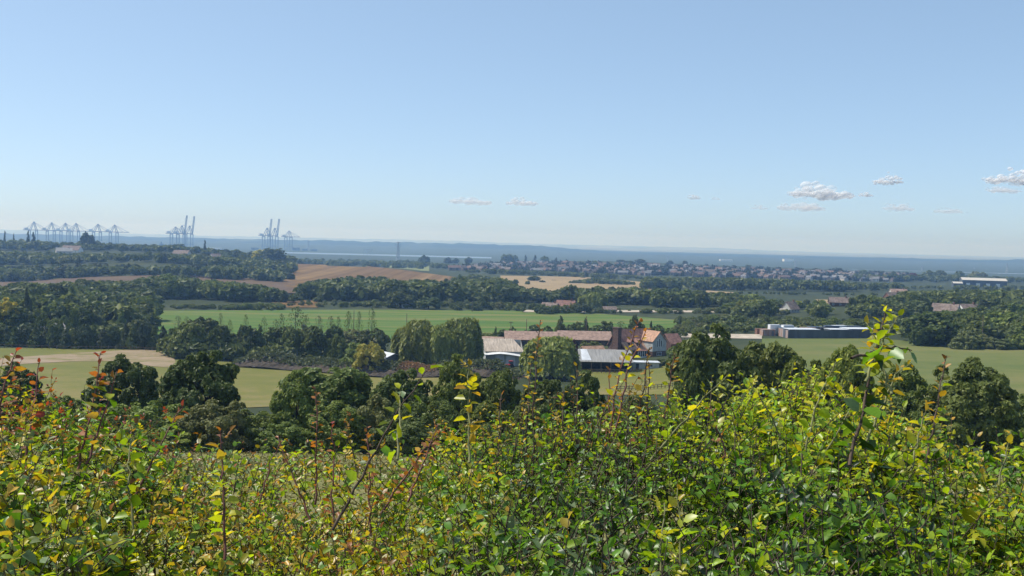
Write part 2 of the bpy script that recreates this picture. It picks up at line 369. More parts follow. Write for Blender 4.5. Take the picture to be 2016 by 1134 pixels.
def lobes_for(form, rng):
    C, Rr = [], []
    if form in ('dome', 'tall', 'bush'):
        rx, zc, rz, nl, lo = {'dome': (.43, .54, .39, 150, -.5), 'tall': (.42, .54, .43, 120, -.85), 'bush': (.44, .36, .53, 120, -.35)}[form]
        for k in range(nl):
            d = unit(rng.normal(size=3)); d[2] = max(d[2], lo) if form != 'tall' else d[2]
            s = rng.uniform(.55, 1.06) if k % 3 else rng.uniform(.9, 1.14)
            c = np.array([d[0] * rx * s, d[1] * rx * s, zc + d[2] * rz * s])
            r = rng.uniform(.04, .085) if k % 5 else rng.uniform(.08, .13)
            if form == 'tall': c[:2] *= 1.0 - .25 * max(0, (c[2] - .55) / .45)
            C.append(c); Rr.append((r, r, r * .8))
        C.append(np.array([0, 0, zc])); Rr.append((rx * .78, rx * .78, rz * .80))
    elif form == 'cone':
        for k in range(26):
            z = .06 + .9 * (k / 25); r0 = .46 * (1 - z) ** .8 + .03
            a = rng.uniform(0, 2 * math.pi)
            C.append(np.array([math.cos(a) * r0 * .55, math.sin(a) * r0 * .55, z])); Rr.append((r0 * .62, r0 * .62, .075))
        C.append(np.array([0, 0, .38])); Rr.append((.24, .24, .34))
    elif form == 'column':
        for k in range(18):
            z = .05 + .9 * (k / 17); r0 = .42 * math.sin(math.pi * (.1 + .86 * z)) ** .7
            a = rng.uniform(0, 2 * math.pi)
            C.append(np.array([math.cos(a) * r0 * .4, math.sin(a) * r0 * .4, z])); Rr.append((r0 * .7, r0 * .7, .10))
    return np.array(C), np.array(Rr)

def crown_mesh(name, form, n, size, seed):
    rng = np.random.default_rng(seed)
    if form == 'willow':
        P, N, S, A, E = [], [], [], [], []
        ns = n // 14
        d = unit(rng.normal(size=(ns, 3))); d[:, 2] = np.abs(d[:, 2]) * .95
        nl = 10; lc = unit(rng.normal(size=(nl, 3))); lc[:, 2] = np.abs(lc[:, 2])
        lump = .70 + .36 * np.exp(-(np.min(np.linalg.norm(d[:, None] - lc[None], axis=2), axis=1) / .42) ** 2) * rng.uniform(.7, 1.15, nl)[np.argmin(np.linalg.norm(d[:, None] - lc[None], axis=2), axis=1)]
        q = np.stack([d[:, 0] * .47, d[:, 1] * .47, .50 + d[:, 2] * .5 * (.45 + .55 * lump)], 1) * np.stack([lump, lump, np.ones_like(lump)], 1)
        az = np.arctan2(d[:, 1], d[:, 0]); cur = np.sin(az * 9 + 2.2 * np.sin(d[:, 2] * 5 + seed)) * .5 + np.sin(az * 4 + seed) * .5
        q[:, :2] *= (1 + .10 * cur)[:, None]; keep0 = (cur > -.45) | (rng.uniform(size=ns) < .35); d = d[keep0]; q = q[keep0]; ns = len(q)
        ln = rng.uniform(.15, .85, ns) ** 1.2 * (q[:, 2])
        for j in range(14):
            f = j / 13
            p = q.copy(); p[:, 2] -= ln * f; p[:, :2] *= (1 + .10 * f)[..., None] if np.ndim(f) else (1 + .08 * f)
            p += rng.normal(size=p.shape) * .012
            P.append(p); N.append(unit(np.stack([d[:, 0], d[:, 1], .35 + 0 * d[:, 0]], 1) + rng.normal(size=p.shape) * .5))
        P = np.concatenate(P); N = np.concatenate(N); keep = P[:, 2] > .02
        P = P[keep]; N = N[keep]; S = size * rng.uniform(.7, 1.3, len(P))
        V, F = cards(P, N, S, rng, elong=1.0, axis=np.array([[0, 0, 1.0]]))
    elif form == 'sapling':
        m_ = n; z = rng.uniform(.18, 1, m_); r0 = .34 * np.sin(np.pi * np.clip((z - .1) / .95, 0, 1)) ** .8 + .03
        nb = 11; ba = rng.uniform(0, 2 * np.pi, nb); a = ba[rng.integers(0, nb, m_)] + rng.normal(size=m_) * .25
        rr = r0 * np.sqrt(rng.uniform(0, 1, m_))
        P = np.stack([np.cos(a) * rr, np.sin(a) * rr, z], 1); N = unit(rng.normal(size=P.shape)); S = size * rng.uniform(.6, 1.2, m_)
        V, F = cards(P, N, S, rng)
    else:
        C, Rr = lobes_for(form, rng); wgt = (Rr[:, 0] * Rr[:, 2]) ** .9; wgt[-1] *= .12; wgt /= wgt.sum()
        li = rng.choice(len(C), n, p=wgt); d = unit(rng.normal(size=(n, 3)))
        ctr = np.array([0, 0, .5]); out = unit((C[li] - ctr) * np.array([1, 1, .8]) + 1e-6)
        d = unit(d + out * .55 + np.array([0, 0, .22]))
        P = C[li] + d * Rr[li] * rng.uniform(.72, 1.12, (n, 1)); P[:, 2] = np.clip(P[:, 2], .01, 1.02)
        N = unit(d * .6 + out * .25 + np.array([0, 0, .3]) + rng.normal(size=(n, 3)) * .5); S = size * rng.uniform(.55, 1.35, n)
        if form in ('cone',): S *= (1.25 - .7 * P[:, 2])
        V, F = cards(P, N, S, rng)
    tint = np.repeat(np.clip(rng.normal(.5, .17, len(V) // 4), 0, 1), 4)
    return np_mesh(name, V, [F], [M['foliage']], {'tint': ('FLOAT', tint)})

def tube(pts, rad, sides=6):
    """tapered tube along a polyline -> verts, quads"""
    pts = np.asarray(pts, float); n = len(pts); t = unit(np.gradient(pts, axis=0)); h = np.array([.31, .95, .07])
    s = unit(np.cross(t, h)); u = np.cross(s, t); a = np.arange(sides) / sides * 2 * np.pi
    ring = s[:, None] * np.cos(a)[None, :, None] + u[:, None] * np.sin(a)[None, :, None]
    V = (pts[:, None] + ring * np.asarray(rad)[:, None, None]).reshape(-1, 3)
    i = np.arange(n - 1)[:, None] * sides; k = np.arange(sides)[None]
    F = np.stack([i + k, i + (k + 1) % sides, i + sides + (k + 1) % sides, i + sides + k], -1).reshape(-1, 4)
    return V, F

def join(parts):
    V, F, b = [], [], 0
    for v, f in parts: V.append(v); F.append(f + b); b += len(v)
    return np.concatenate(V), np.concatenate(F)

def trunk_mesh(name, seed, top=.62, r=.035, limbs=6, spread=.28):
    rng = np.random.default_rng(seed); parts = []
    zs = np.linspace(-.04, top, 7); ax = np.cumsum(rng.normal(size=(7, 2)) * .008, axis=0)
    pts = np.column_stack([ax, zs]); parts.append(tube(pts, r * np.array([1.5, 1.05, .9, .8, .65, .5, .25])))
    for k in range(limbs):
        a = k / limbs * 6.28 + rng.uniform(-.4, .4); z0 = rng.uniform(.2, top * .8); L = spread * rng.uniform(.7, 1.15)
        q = np.array([[ax[3, 0], ax[3, 1], z0], [math.cos(a) * L * .45, math.sin(a) * L * .45, z0 + .10], [math.cos(a) * L, math.sin(a) * L, z0 + .26]])
        parts.append(tube(q, r * np.array([.5, .35, .15]), 5))
    V, F = join(parts)
    return np_mesh(name, V, [F], [M['bark']], smooth=True)

PROTO = {}
def protos(form, level):
    key = (form, level)
    if key not in PROTO:
        n, s, k = {'hi': (16000, .043, 3), 'mid': (3000, .088, 4), 'lo': (620, .17, 5)}[level]
        if form == 'willow': n, s = {'hi': (26000, .042), 'mid': (14000, .06), 'lo': (1500, .14)}[level]
        if form == 'sapling': n, s = {'hi': (900, .05), 'mid': (330, .05), 'lo': (200, .08)}[level]
        if form == 'column': n = int(n * .6)
        PROTO[key] = [crown_mesh('crown', form, n, s, 100 + 17 * i + sum(map(ord, form))) for i in range(k)]
    return PROTO[key]
TRUNKS = {f: [trunk_mesh('trunk', 5 + i, **kw) for i in range(2)] for f, kw in
          dict(dome={}, tall=dict(limbs=4, spread=.2), bush=dict(top=.4, r=.02, limbs=5), cone=dict(top=.9, r=.025, limbs=0), column=dict(top=.85, r=.03, limbs=0),
               willow=dict(top=.7, r=.05, limbs=6), sapling=dict(top=.97, r=.014, limbs=9, spread=.2)).items()}

TONE = {'dark': (.076, .105, .028), 'mid': (.105, .142, .036), 'fresh': (.135, .182, .040), 'pale': (.155, .182, .075), 'yellow': (.25, .25, .05),
        'olive': (.175, .21, .052), 'blue': (.062, .086, .038), 'rust': (.12, .09, .042), 'plum': (.095, .04, .04), 'gold': (.32, .30, .04)}
TONEWORD = {'dark': 'dark green', 'mid': 'mid green', 'fresh': 'fresh green', 'pale': 'pale green', 'yellow': 'yellow-green', 'olive': 'olive green', 'blue': 'blackish green', 'rust': 'brownish', 'plum': 'dark red-leaved', 'gold': 'bright yellow'}
CATS = {'broadleaf_tree': 'tree', 'tall_tree': 'tree', 'conifer_tree': 'conifer', 'willow_tree': 'willow', 'poplar_tree': 'poplar', 'bush': 'bush', 'sapling_tree': 'tree'}
FORM = {'broadleaf_tree': 'dome', 'tall_tree': 'tall', 'conifer_tree': 'cone', 'willow_tree': 'willow', 'poplar_tree': 'column', 'bush': 'bush', 'sapling_tree': 'sapling'}

def put_tree(kind, x, y, H, W, tone, label, group=None, level=None, parts=None):
    level = level or ('hi' if y < 200 else 'mid' if y < 640 else 'lo'); form = FORM[kind]
    z = gz(x, y) - .02 * H
    c = TONE[tone]; j = rnd.uniform(.82, 1.2); g = rnd.uniform(.93, 1.07)
    j *= 1.32 if level == 'hi' else 1.22 if level == 'mid' else 1.15      # sunlit brightness put into the crown colour, most for the nearest level
    col = (c[0] * j * g * 1.06, c[1] * j, c[2] * j / g * .82, 1)
    rz = rnd.uniform(0, 6.28)
    crown = bpy.data.objects.new('crown', rnd.choice(protos(form, level)))
    if parts is None: parts = y < 700
    if parts:
        root = empty(kind, (x, y, z), rz, label, CATS[kind], group)
        root.scale = (W, W, H); crown.color = col; link(crown, root)
        link(bpy.data.objects.new('trunk', rnd.choice(TRUNKS[form])), root)
    else:
        root = crown; root.name = kind; root.location = (x, y, z); root.rotation_euler = (0, 0, rz); root.scale = (W, W, H); root.color = col
        link(root); tag(root, label, CATS[kind], group)
    return root

def tree(kind, px, Y, top, wpx, tone, label, group=None, **kw):
    """a tree whose top stands at a height seen in the photograph, at a given distance"""
    x, y, zt = at_depth(px, top, Y)
    H = max(1.2, zt - gz(x, y)); W = max(.8, wpx * Y / FPX)
    return put_tree(kind, x, y, H, W, tone, label, group, **kw)

# --- trees and bushes at the foot of the meadow (about 110 m off)
NEAR = [
 ('broadleaf_tree', 28, 116, 714, 135, 'dark', 'dark round tree below the red-leaved hedge shoots, first of the field-edge trees'),
 ('broadleaf_tree', 238, 119, 700, 160, 'dark', 'dark round tree half hidden by an upright red shoot, beside the dirt track'),
 ('broadleaf_tree', 405, 112, 685, 178, 'dark', 'large dark dome-shaped tree standing alone before the dry pasture'),
 ('broadleaf_tree', 640, 118, 712, 232, 'mid', 'broad spreading tree in front of the weedy earth bank'),
 ('tall_tree', 585, 109, 732, 120, 'fresh', 'lighter narrow tree growing against the broad spreading tree'),
 ('broadleaf_tree', 800, 116, 722, 150, 'mid', 'mid green tree behind the long slanting hedge shoot'),
 ('tall_tree', 905, 112, 701, 130, 'fresh', 'fresh green tree whose top reaches the foot of the weeping willows'),
 ('broadleaf_tree', 985, 118, 722, 130, 'mid', 'rounded tree below the pale open-fronted barn'),
 ('broadleaf_tree', 1075, 113, 742, 140, 'dark', 'dark tree behind the tall thorny shoot, below the single willow'),
 ('tall_tree', 1150, 117, 732, 110, 'mid', 'narrow tree standing in front of the dark timber barn'),
 ('broadleaf_tree', 1245, 112, 772, 130, 'mid', 'low tree below the rail fence of the paddock'),
 ('broadleaf_tree', 1408, 121, 641, 215, 'mid', 'tallest dark tree beside the farmhouse paddock, twin crown nearer the house'),
 ('broadleaf_tree', 1510, 123, 660, 190, 'mid', 'tall dark tree in front of the fenced container yard, twin crown farther from the house'),
 ('broadleaf_tree', 1360, 118, 700, 90, 'mid', 'smaller tree leaning against the tallest twin trees'),
 ('broadleaf_tree', 1668, 108, 672, 150, 'fresh', 'open-branched tree with visible stems under the fenced yard'),
 ('broadleaf_tree', 1592, 113, 695, 125, 'fresh', 'thin leafy tree between the tall twin trees and the open-branched tree'),
 ('broadleaf_tree', 1785, 110, 716, 150, 'fresh', 'small airy tree behind the big-leaved hedge shoot'),
 ('broadleaf_tree', 1915, 106, 706, 215, 'mid', 'large dark round tree alone at the edge of the right-hand pasture'),
 ('broadleaf_tree', 2035, 112, 772, 120, 'fresh', 'light green tree cut by the right edge of the picture'),
 ('bush', 120, 106, 775, 130, 'fresh', 'bush filling the gap between the two leftmost field-edge trees'),
 ('bush', 268, 103, 782, 170, 'fresh', 'broad green bush under the tree half hidden by the red shoot'),
 ('bush', 345, 107, 790, 120, 'fresh', 'bush at the left foot of the large dome-shaped tree'),
 ('bush', 430, 101, 774, 150, 'pale', 'pale leafy bush in front of the large dome-shaped tree'),
 ('bush', 500, 105, 800, 140, 'fresh', 'low bush between the dome-shaped tree and the broad spreading tree'),
 ('bush', 660, 103, 788, 150, 'fresh', 'green bush in front of the broad spreading tree'),
 ('bush', 745, 106, 775, 120, 'pale', 'greyish bush to the right of the broad spreading tree'),
 ('bush', 850, 104, 770, 140, 'mid', 'dark bush below the fresh green tree by the willows'),
 ('bush', 960, 102, 785, 140, 'fresh', 'bush under the rounded tree below the pale barn'),
 ('bush', 560, 100, 830, 120, 'fresh', 'low bush at the meadow edge under the lighter narrow tree'),
 ('bush', 330, 99, 835, 150, 'fresh', 'low bush at the meadow edge under the broad green bush'),
 ('bush', 800, 98, 815, 150, 'mid', 'low dark bush at the meadow edge behind the slanting shoot'),
 ('bush', 180, 101, 800, 140, 'fresh', 'bush at the meadow edge below the second field-edge tree'),
 ('bush', 1180, 104, 790, 150, 'fresh', 'bush behind the cluster of upright thorny shoots'),
 ('bush', 1330, 106, 782, 120, 'fresh', 'bush behind the shoots next to the tall twin trees'),
 ('bush', 1480, 104, 770, 170, 'mid', 'dark bush at the foot of the tall twin trees'),
 ('bush', 1620, 102, 770, 150, 'mid', 'dark bush under the open-branched tree'),
 ('bush', 1760, 101, 780, 150, 'mid', 'dark bush under the small airy tree'),
 ('bush', 1860, 100, 800, 140, 'mid', 'dark bush at the left foot of the lone round tree on the right'),
 ('bush', 1985, 103, 800, 120, 'fresh', 'bush at the right foot of the lone round tree'),
 ('bush', 60, 102, 810, 130, 'fresh', 'bush behind the red-tipped shoots at the left end of the meadow'),
]
for k, px, Y, top, wpx, tone, lab in NEAR:
    tree(k, px, Y, top, wpx * .88, tone, lab)

# --- willows and farm trees
tree('willow_tree', 822, 338, 626, 98, 'olive', 'weeping willow nearest the white-roofed shed, leftmost of the tall willow clump')
tree('willow_tree', 868, 336, 638, 84, 'olive', 'lower weeping willow in the middle of the willow clump')
tree('willow_tree', 912, 340, 621, 98, 'olive', 'tallest weeping willow, hanging beside the pale open-fronted barn')
tree('willow_tree', 1086, 306, 658, 124, 'olive', 'single rounded willow between the pale barn and the dark timber barn')
tree('bush', 728, 318, 666, 58, 'yellow', 'yellowish bush in front of the white-roofed shed')
tree('bush', 700, 324, 672, 52, 'fresh', 'green bush beside the low pale roof by the willows')
tree('bush', 690, 372, 640, 60, 'pale', 'pale willowy bush behind the low pale roof')
tree('bush', 735, 372, 640, 62, 'dark', 'dark bush between the low pale roof and the willow clump')
tree('conifer_tree', 1130, 385, 668, 26, 'plum', 'dark reddish shrub in front of the long stable roof')
tree('bush', 1162, 388, 668, 46, 'mid', 'green bush in the yard before the long stable')
tree('bush', 1326, 352, 680, 24, 'fresh', 'small bright bush at the corner of the farmhouse')
tree('bush', 1340, 345, 694, 52, 'dark', 'dark garden bush beside the farmhouse')
tree('bush', 1305, 338, 706, 36, 'dark', 'clipped dark bush at the foot of the farmhouse gable')

# --- clipped conifer hedge row above the dry pasture: each tree its own
for i in range(19):
    px = -8 + i * 19.5
    tree('conifer_tree' if i % 3 else 'tall_tree', px + rnd.uniform(-3, 3), 372 + rnd.uniform(-3, 3), 641 + rnd.uniform(-5, 5), 34, 'blue' if i % 2 else 'dark',
         'dark evergreen in the tight row along the top of the dry pasture', 'evergreens in the row above the dry pasture')
# dark mixed trees right of that row
for i, (px, top, wpx, k, tn) in enumerate([(372, 632, 70, 'broadleaf_tree', 'mid'), (398, 624, 78, 'broadleaf_tree', 'dark'), (432, 642, 52, 'tall_tree', 'dark'), (452, 650, 50, 'tall_tree', 'mid'), (476, 640, 40, 'conifer_tree', 'blue'),
        (492, 643, 46, 'tall_tree', 'dark'), (512, 640, 38, 'conifer_tree', 'dark'), (532, 646, 44, 'tall_tree', 'mid'), (556, 640, 48, 'broadleaf_tree', 'dark'), (575, 646, 46, 'tall_tree', 'mid'),
        (596, 640, 46, 'tall_tree', 'pale'), (620, 644, 52, 'tall_tree', 'mid'), (645, 648, 46, 'conifer_tree', 'blue'), (664, 655, 40, 'bush', 'mid'), (445, 664, 60, 'bush', 'mid'), (362, 662, 70, 'bush', 'pale'), (660, 640, 40, 'tall_tree', 'mid')]):
    tree(k, px, 356 + rnd.uniform(-8, 8), top, wpx, tn, f'{TONEWORD[tn]} {"shrub" if k == "bush" else "evergreen" if k == "conifer_tree" else "tree"} in the dark belt behind the weedy earth bank', 'trees in the dark belt behind the earth bank')
# thin young trees along the near edge of the bright field
for i, (px, top, wpx) in enumerate([(350, 612, 26), (365, 620, 22), (428, 618, 22), (459, 617, 22), (488, 612, 24), (522, 610, 30), (558, 612, 20), (590, 600, 44), (622, 612, 26), (650, 608, 30), (684, 610, 26), (712, 606, 26), (738, 606, 34), (668, 618, 20), (606, 614, 26), (540, 622, 22)]):
    tree('sapling_tree', px + rnd.uniform(-7, 7), 408 + rnd.uniform(-12, 8), top + rnd.uniform(-3, 16), wpx * rnd.uniform(.7, 1.3), rnd.choice(['dark', 'mid', 'pale']), 'thin see-through young tree against the bright green crop field', 'thin young trees along the crop field')

# --- shrubs between the stable and the bright field
for px, Y, top, wpx, k, tn in [(1050, 436, 638, 34, 'bush', 'dark'), (1104, 432, 622, 34, 'conifer_tree', 'mid'), (1122, 436, 634, 40, 'bush', 'dark'), (1140, 438, 632, 36, 'bush', 'mid'), (1153, 440, 626, 24, 'conifer_tree', 'dark'), (1174, 436, 638, 32, 'bush', 'dark'),
        (1196, 438, 630, 38, 'bush', 'dark'), (1222, 436, 632, 36, 'sapling_tree', 'mid'), (1250, 440, 622, 26, 'tall_tree', 'mid'), (1262, 442, 632, 20, 'bush', 'dark'), (1282, 442, 632, 10, 'poplar_tree', 'dark'), (1296, 438, 638, 34, 'bush', 'mid'), (1320, 436, 642, 40, 'bush', 'mid'),
        (1078, 434, 640, 30, 'bush', 'dark'), (1010, 434, 641, 16, 'bush', 'dark'), (976, 430, 643, 14, 'conifer_tree', 'dark'), (990, 426, 648, 40, 'bush', 'mid'), (960, 424, 652, 40, 'bush', 'mid'), (1230, 434, 644, 50, 'bush', 'dark'), (1270, 432, 646, 50, 'bush', 'mid')]:
    tree(k, px, Y, top, wpx, tn, f'{TONEWORD[tn]} {"shrub" if k == "bush" else "small tree"} between the long stable roof and the bright crop field', 'shrubs behind the stables')

# ------------------------------------------------------------------ woods: bands of trees, each tree its own object
def band(n, px0, px1, y0, y1, top, kinds, tones, place, group, hmin, hmax, wf=(.95, 1.45), avoid=None, **kw):
    tx = np.array([q[0] for q in top], float); ty = np.array([q[1] for q in top], float); made = 0; tries = 0
    while made < n and tries < n * 8:
        tries += 1
        # even spread: golden-ratio columns
        px = px0 + (px1 - px0) * ((tries * .6180339 + rnd.uniform(-.02, .02)) % 1.0); f = rnd.random(); Y = y0 + (y1 - y0) * f
        lim = at_depth(px, np.interp(px, tx, ty) + rnd.uniform(0, 3), Y); x = lim[0]; g = gz(x, Y)
        H = min(rnd.uniform(hmin, hmax), lim[2] - g)
        if H < hmin * .55: continue
        if avoid and any(a[0] < px < a[1] and a[2] < Y < a[3] for a in avoid): continue
        k = rnd.choice(kinds); k = 'tall_tree' if k == 'broadleaf_tree' and rnd.random() < .22 else k; tn = rnd.choice(tones)
        if k == 'bush': H = min(H, hmax * .5)
        W = H * rnd.uniform(*wf) * {'conifer_tree': .5, 'tall_tree': .8, 'poplar_tree': .3, 'bush': 1.5}.get(k, 1.0)
        sz = 'tall' if H > hmax * .8 else 'small' if H < hmax * .55 else 'middle-sized'
        nm = {'broadleaf_tree': 'round-crowned tree', 'tall_tree': 'upright tree', 'conifer_tree': 'pointed evergreen', 'poplar_tree': 'columnar poplar', 'bush': 'bush', 'willow_tree': 'willow'}[k]
        put_tree(k, x, Y, H, W, tn, f'{TONEWORD[tn]} {nm} {place}', group, **kw); made += 1

BT = ['broadleaf_tree'] * 4 + ['tall_tree'] * 4
BB = ['broadleaf_tree'] * 2 + ['tall_tree'] + ['bush'] * 3
DM = ['dark', 'dark', 'mid', 'mid', 'fresh']
# garden wood on the left, around the grey-roofed bungalow
HOLE = [(88, 136, 395, 440), (150, 330, 372, 380)]
band(46, -40, 285, 392, 520, [(-40, 590), (0, 585), (60, 575), (130, 600), (200, 590), (285, 600)], BT + ['bush', 'bush', 'conifer_tree'], DM + ['pale', 'pale', 'fresh'], 'in the garden wood around the grey-roofed bungalow', 'trees around the grey-roofed bungalow', 6, 13, avoid=[(60, 150, 392, 425)])
band(52, -40, 300, 530, 800, [(-40, 566), (40, 552), (90, 560), (170, 546), (220, 552), (300, 545)], BT + ['tall_tree', 'conifer_tree'], DM + ['pale', 'fresh'], 'on the slope below the ploughed strip', 'trees on the slope below the ploughed strip', 8, 16, level='mid')
tree('conifer_tree', 54, 420, 566, 34, 'blue', 'tall dark pointed evergreen left of the grey-roofed bungalow')
tree('broadleaf_tree', 12, 410, 588, 60, 'gold', 'round yellow-green tree at the left edge beside the dark evergreen')
tree('broadleaf_tree', 174, 425, 604, 26, 'plum', 'dark red-leaved tree right of the grey-roofed bungalow')
for px, top, wpx, tn in [(82, 612, 22, 'mid'), (104, 621, 30, 'fresh'), (126, 619, 26, 'mid'), (146, 606, 26, 'dark')]:
    tree('bush', px, 396, top, wpx, tn, f'{TONEWORD[tn]} bush in front of the grey-roofed bungalow', 'bushes in front of the bungalow')
# middle wood, behind the bright crop field
band(58, 285, 640, 690, 860, [(285, 545), (340, 535), (400, 548), (520, 560), (570, 575), (640, 580)], BT, DM, 'behind the left part of the crop field', 'trees in the wood behind the crop field, left half', 8, 15)
band(70, 600, 1010, 720, 980, [(600, 552), (700, 541), (800, 547), (870, 552), (905, 541), (960, 530), (1010, 550)], BT, ['dark', 'dark', 'mid'], 'in the dark wood below the ploughed hill', 'trees in the dark wood below the ploughed hill', 9, 16)
band(30, 560, 1060, 650, 715, [(560, 590), (800, 586), (1060, 590)], BB, ['dark', 'mid', 'pale'], 'along the far side of the bright crop field', 'bushes along the far side of the crop field', 3, 7)
band(36, 1000, 1290, 740, 980, [(1000, 560), (1090, 570), (1120, 560), (1180, 562), (1290, 565)], BT, ['dark', 'dark', 'mid'], 'in the wood behind the red-roofed cottages', 'trees behind the red-roofed cottages', 8, 14)
band(34, 1290, 1480, 700, 1000, [(1290, 568), (1340, 566), (1400, 575), (1480, 575)], BT, DM, 'in the wood beyond the pale farm track', 'trees beyond the pale farm track', 8, 14)
band(46, 300, 560, 610, 690, [(300, 598), (440, 596), (560, 594)], ['bush', 'bush', 'broadleaf_tree'], ['mid', 'pale', 'fresh'], 'at the far left side of the bright crop field', 'scrub at the far left side of the crop field', 2.5, 6)
tree('willow_tree', 1168, 690, 572, 52, 'olive', 'round yellow-green willow beside the red-roofed cottages', level='mid')
tree('broadleaf_tree', 845, 660, 584, 48, 'dark', 'round dark bushy tree alone on the far side of the crop field', level='mid')
tree('broadleaf_tree', 790, 668, 572, 58, 'dark', 'dark spreading tree left of the round bushy tree on the crop field edge', level='mid')
tree('broadleaf_tree', 1150, 640, 597, 30, 'blue', 'blackish tree in front of the yellow-green willow', level='mid')
# scrub right of the bright field
band(70, 1330, 1790, 445, 620, [(1330, 620), (1440, 614), (1560, 622), (1700, 626), (1790, 622)], BB + ['bush'], ['mid', 'pale', 'fresh', 'fresh', 'dark'], 'in the scrub behind the container yard', 'scrub behind the container yard', 2.5, 7, avoid=[(1490, 1760, 415, 475), (1320, 1470, 600, 660)])
band(30, 1050, 1560, 640, 720, [(1050, 606), (1300, 604), (1560, 604)], ['bush'], ['dark', 'mid', 'pale'], 'in the low hedges along the pale farm track', 'hedge bushes along the pale farm track', 3, 6, avoid=[(1060, 1140, 640, 720)])
band(64, 1440, 1810, 590, 800, [(1440, 588), (1560, 588), (1640, 592), (1700, 580), (1810, 588)], BT + ['bush'], DM + ['olive'], 'around the white house behind the container yard', 'trees around the white house', 7, 13, avoid=[(1522, 1602, 560, 700), (1622, 1680, 560, 770)])
tree('broadleaf_tree', 1612, 640, 596, 52, 'olive', 'pale yellow-green tree right of the white house', level='mid')
tree('broadleaf_tree', 1708, 690, 582, 46, 'yellow', 'yellow-green tree behind the container yard near the big-leaved shoot', level='mid')
tree('broadleaf_tree', 1490, 720, 580, 34, 'fresh', 'round light-topped tree beyond the pale farm track', level='mid')
# right-hand trees above the pasture
band(60, 1780, 2060, 392, 640, [(1780, 628), (1830, 612), (1900, 606), (1960, 598), (2060, 590)], BB + BT, DM, 'in the thicket along the top of the right-hand pasture', 'thicket along the top of the right-hand pasture', 5, 12)
tree('broadleaf_tree', 1838, 400, 612, 105, 'dark', 'big dark oak-shaped tree at the top corner of the right-hand pasture', level='mid')
for i in range(12):
    tree('bush', 1890 + i * 15, 384 + rnd.uniform(-4, 2), 655 + rnd.uniform(-6, 8) + i * .8, 42, rnd.choice(['mid', 'dark', 'fresh', 'pale']), 'rounded bush on the edge of the right-hand pasture below the thicket', 'rounded bushes on the right-hand pasture edge')
band(40, 1760, 2060, 660, 1300, [(1760, 575), (1850, 572), (1950, 572), (2060, 570)], BT, DM + ['pale'], 'among the houses beyond the right-hand thicket', 'trees among the houses on the right', 8, 14)
tree('conifer_tree', 1932, 640, 588, 26, 'blue', 'dark narrow evergreen behind the right-hand thicket', level='mid')
tree('conifer_tree', 1984, 800, 566, 34, 'blue', 'tall dark evergreen at the right edge below the white warehouse', level='mid')
# wooded hill on the left
JT = [(-60, 472), (0, 469), (60, 470), (120, 474), (180, 472), (240, 478), (330, 481), (360, 478), (400, 486), (500, 488), (545, 489), (575, 500)]
band(60, -60, 575, 1010, 1180, [(-60, 525), (0, 522), (200, 518), (400, 520), (500, 522), (575, 535)], BT, ['dark', 'dark', 'blue', 'mid'], 'at the foot of the wooded hill above the ploughed strip', 'trees along the front of the wooded hill', 9, 17)
band(50, -60, 575, 1180, 1480, [(-60, 492), (0, 490), (100, 494), (300, 494), (450, 500), (575, 512)], BT, ['dark', 'mid', 'mid', 'pale'], 'midway up the wooded hill under the port cranes', 'trees in the middle of the wooded hill', 8, 15, avoid=[(85, 170, 1380, 1480), (330, 400, 1360, 1480)])
band(44, -60, 575, 1500, 1720, JT, BT, ['dark', 'mid', 'blue', 'mid'], 'on the wooded hillcrest under the cranes', 'trees on the crest of the wooded hill', 8, 15)
for px, top, wpx in [(10, 455, 6), (27, 460, 4), (55, 455, 7), (66, 457, 8), (404, 473, 6)]:
    tree('poplar_tree', px, 1600, top, wpx, 'blue', 'slim dark poplar standing up above the crest of the wooded hill', 'slim poplars on the wooded hill')
tree('tall_tree', 168, 1580, 457, 18, 'blue', 'tall dark tree, broadest of those breaking the skyline under the cranes')
tree('tall_tree', 180, 1560, 463, 16, 'blue', 'tall dark tree right against the broadest skyline tree under the cranes')
tree('broadleaf_tree', 540, 1480, 488, 44, 'blue', 'large dark round tree at the right shoulder of the wooded hill')
tree('broadleaf_tree', 513, 1500, 491, 34, 'gold', 'bright yellow-green tree near the right shoulder of the wooded hill')
tree('broadleaf_tree', 552, 1250, 512, 44, 'blue', 'large dark tree at the left end of the ploughed hill field')

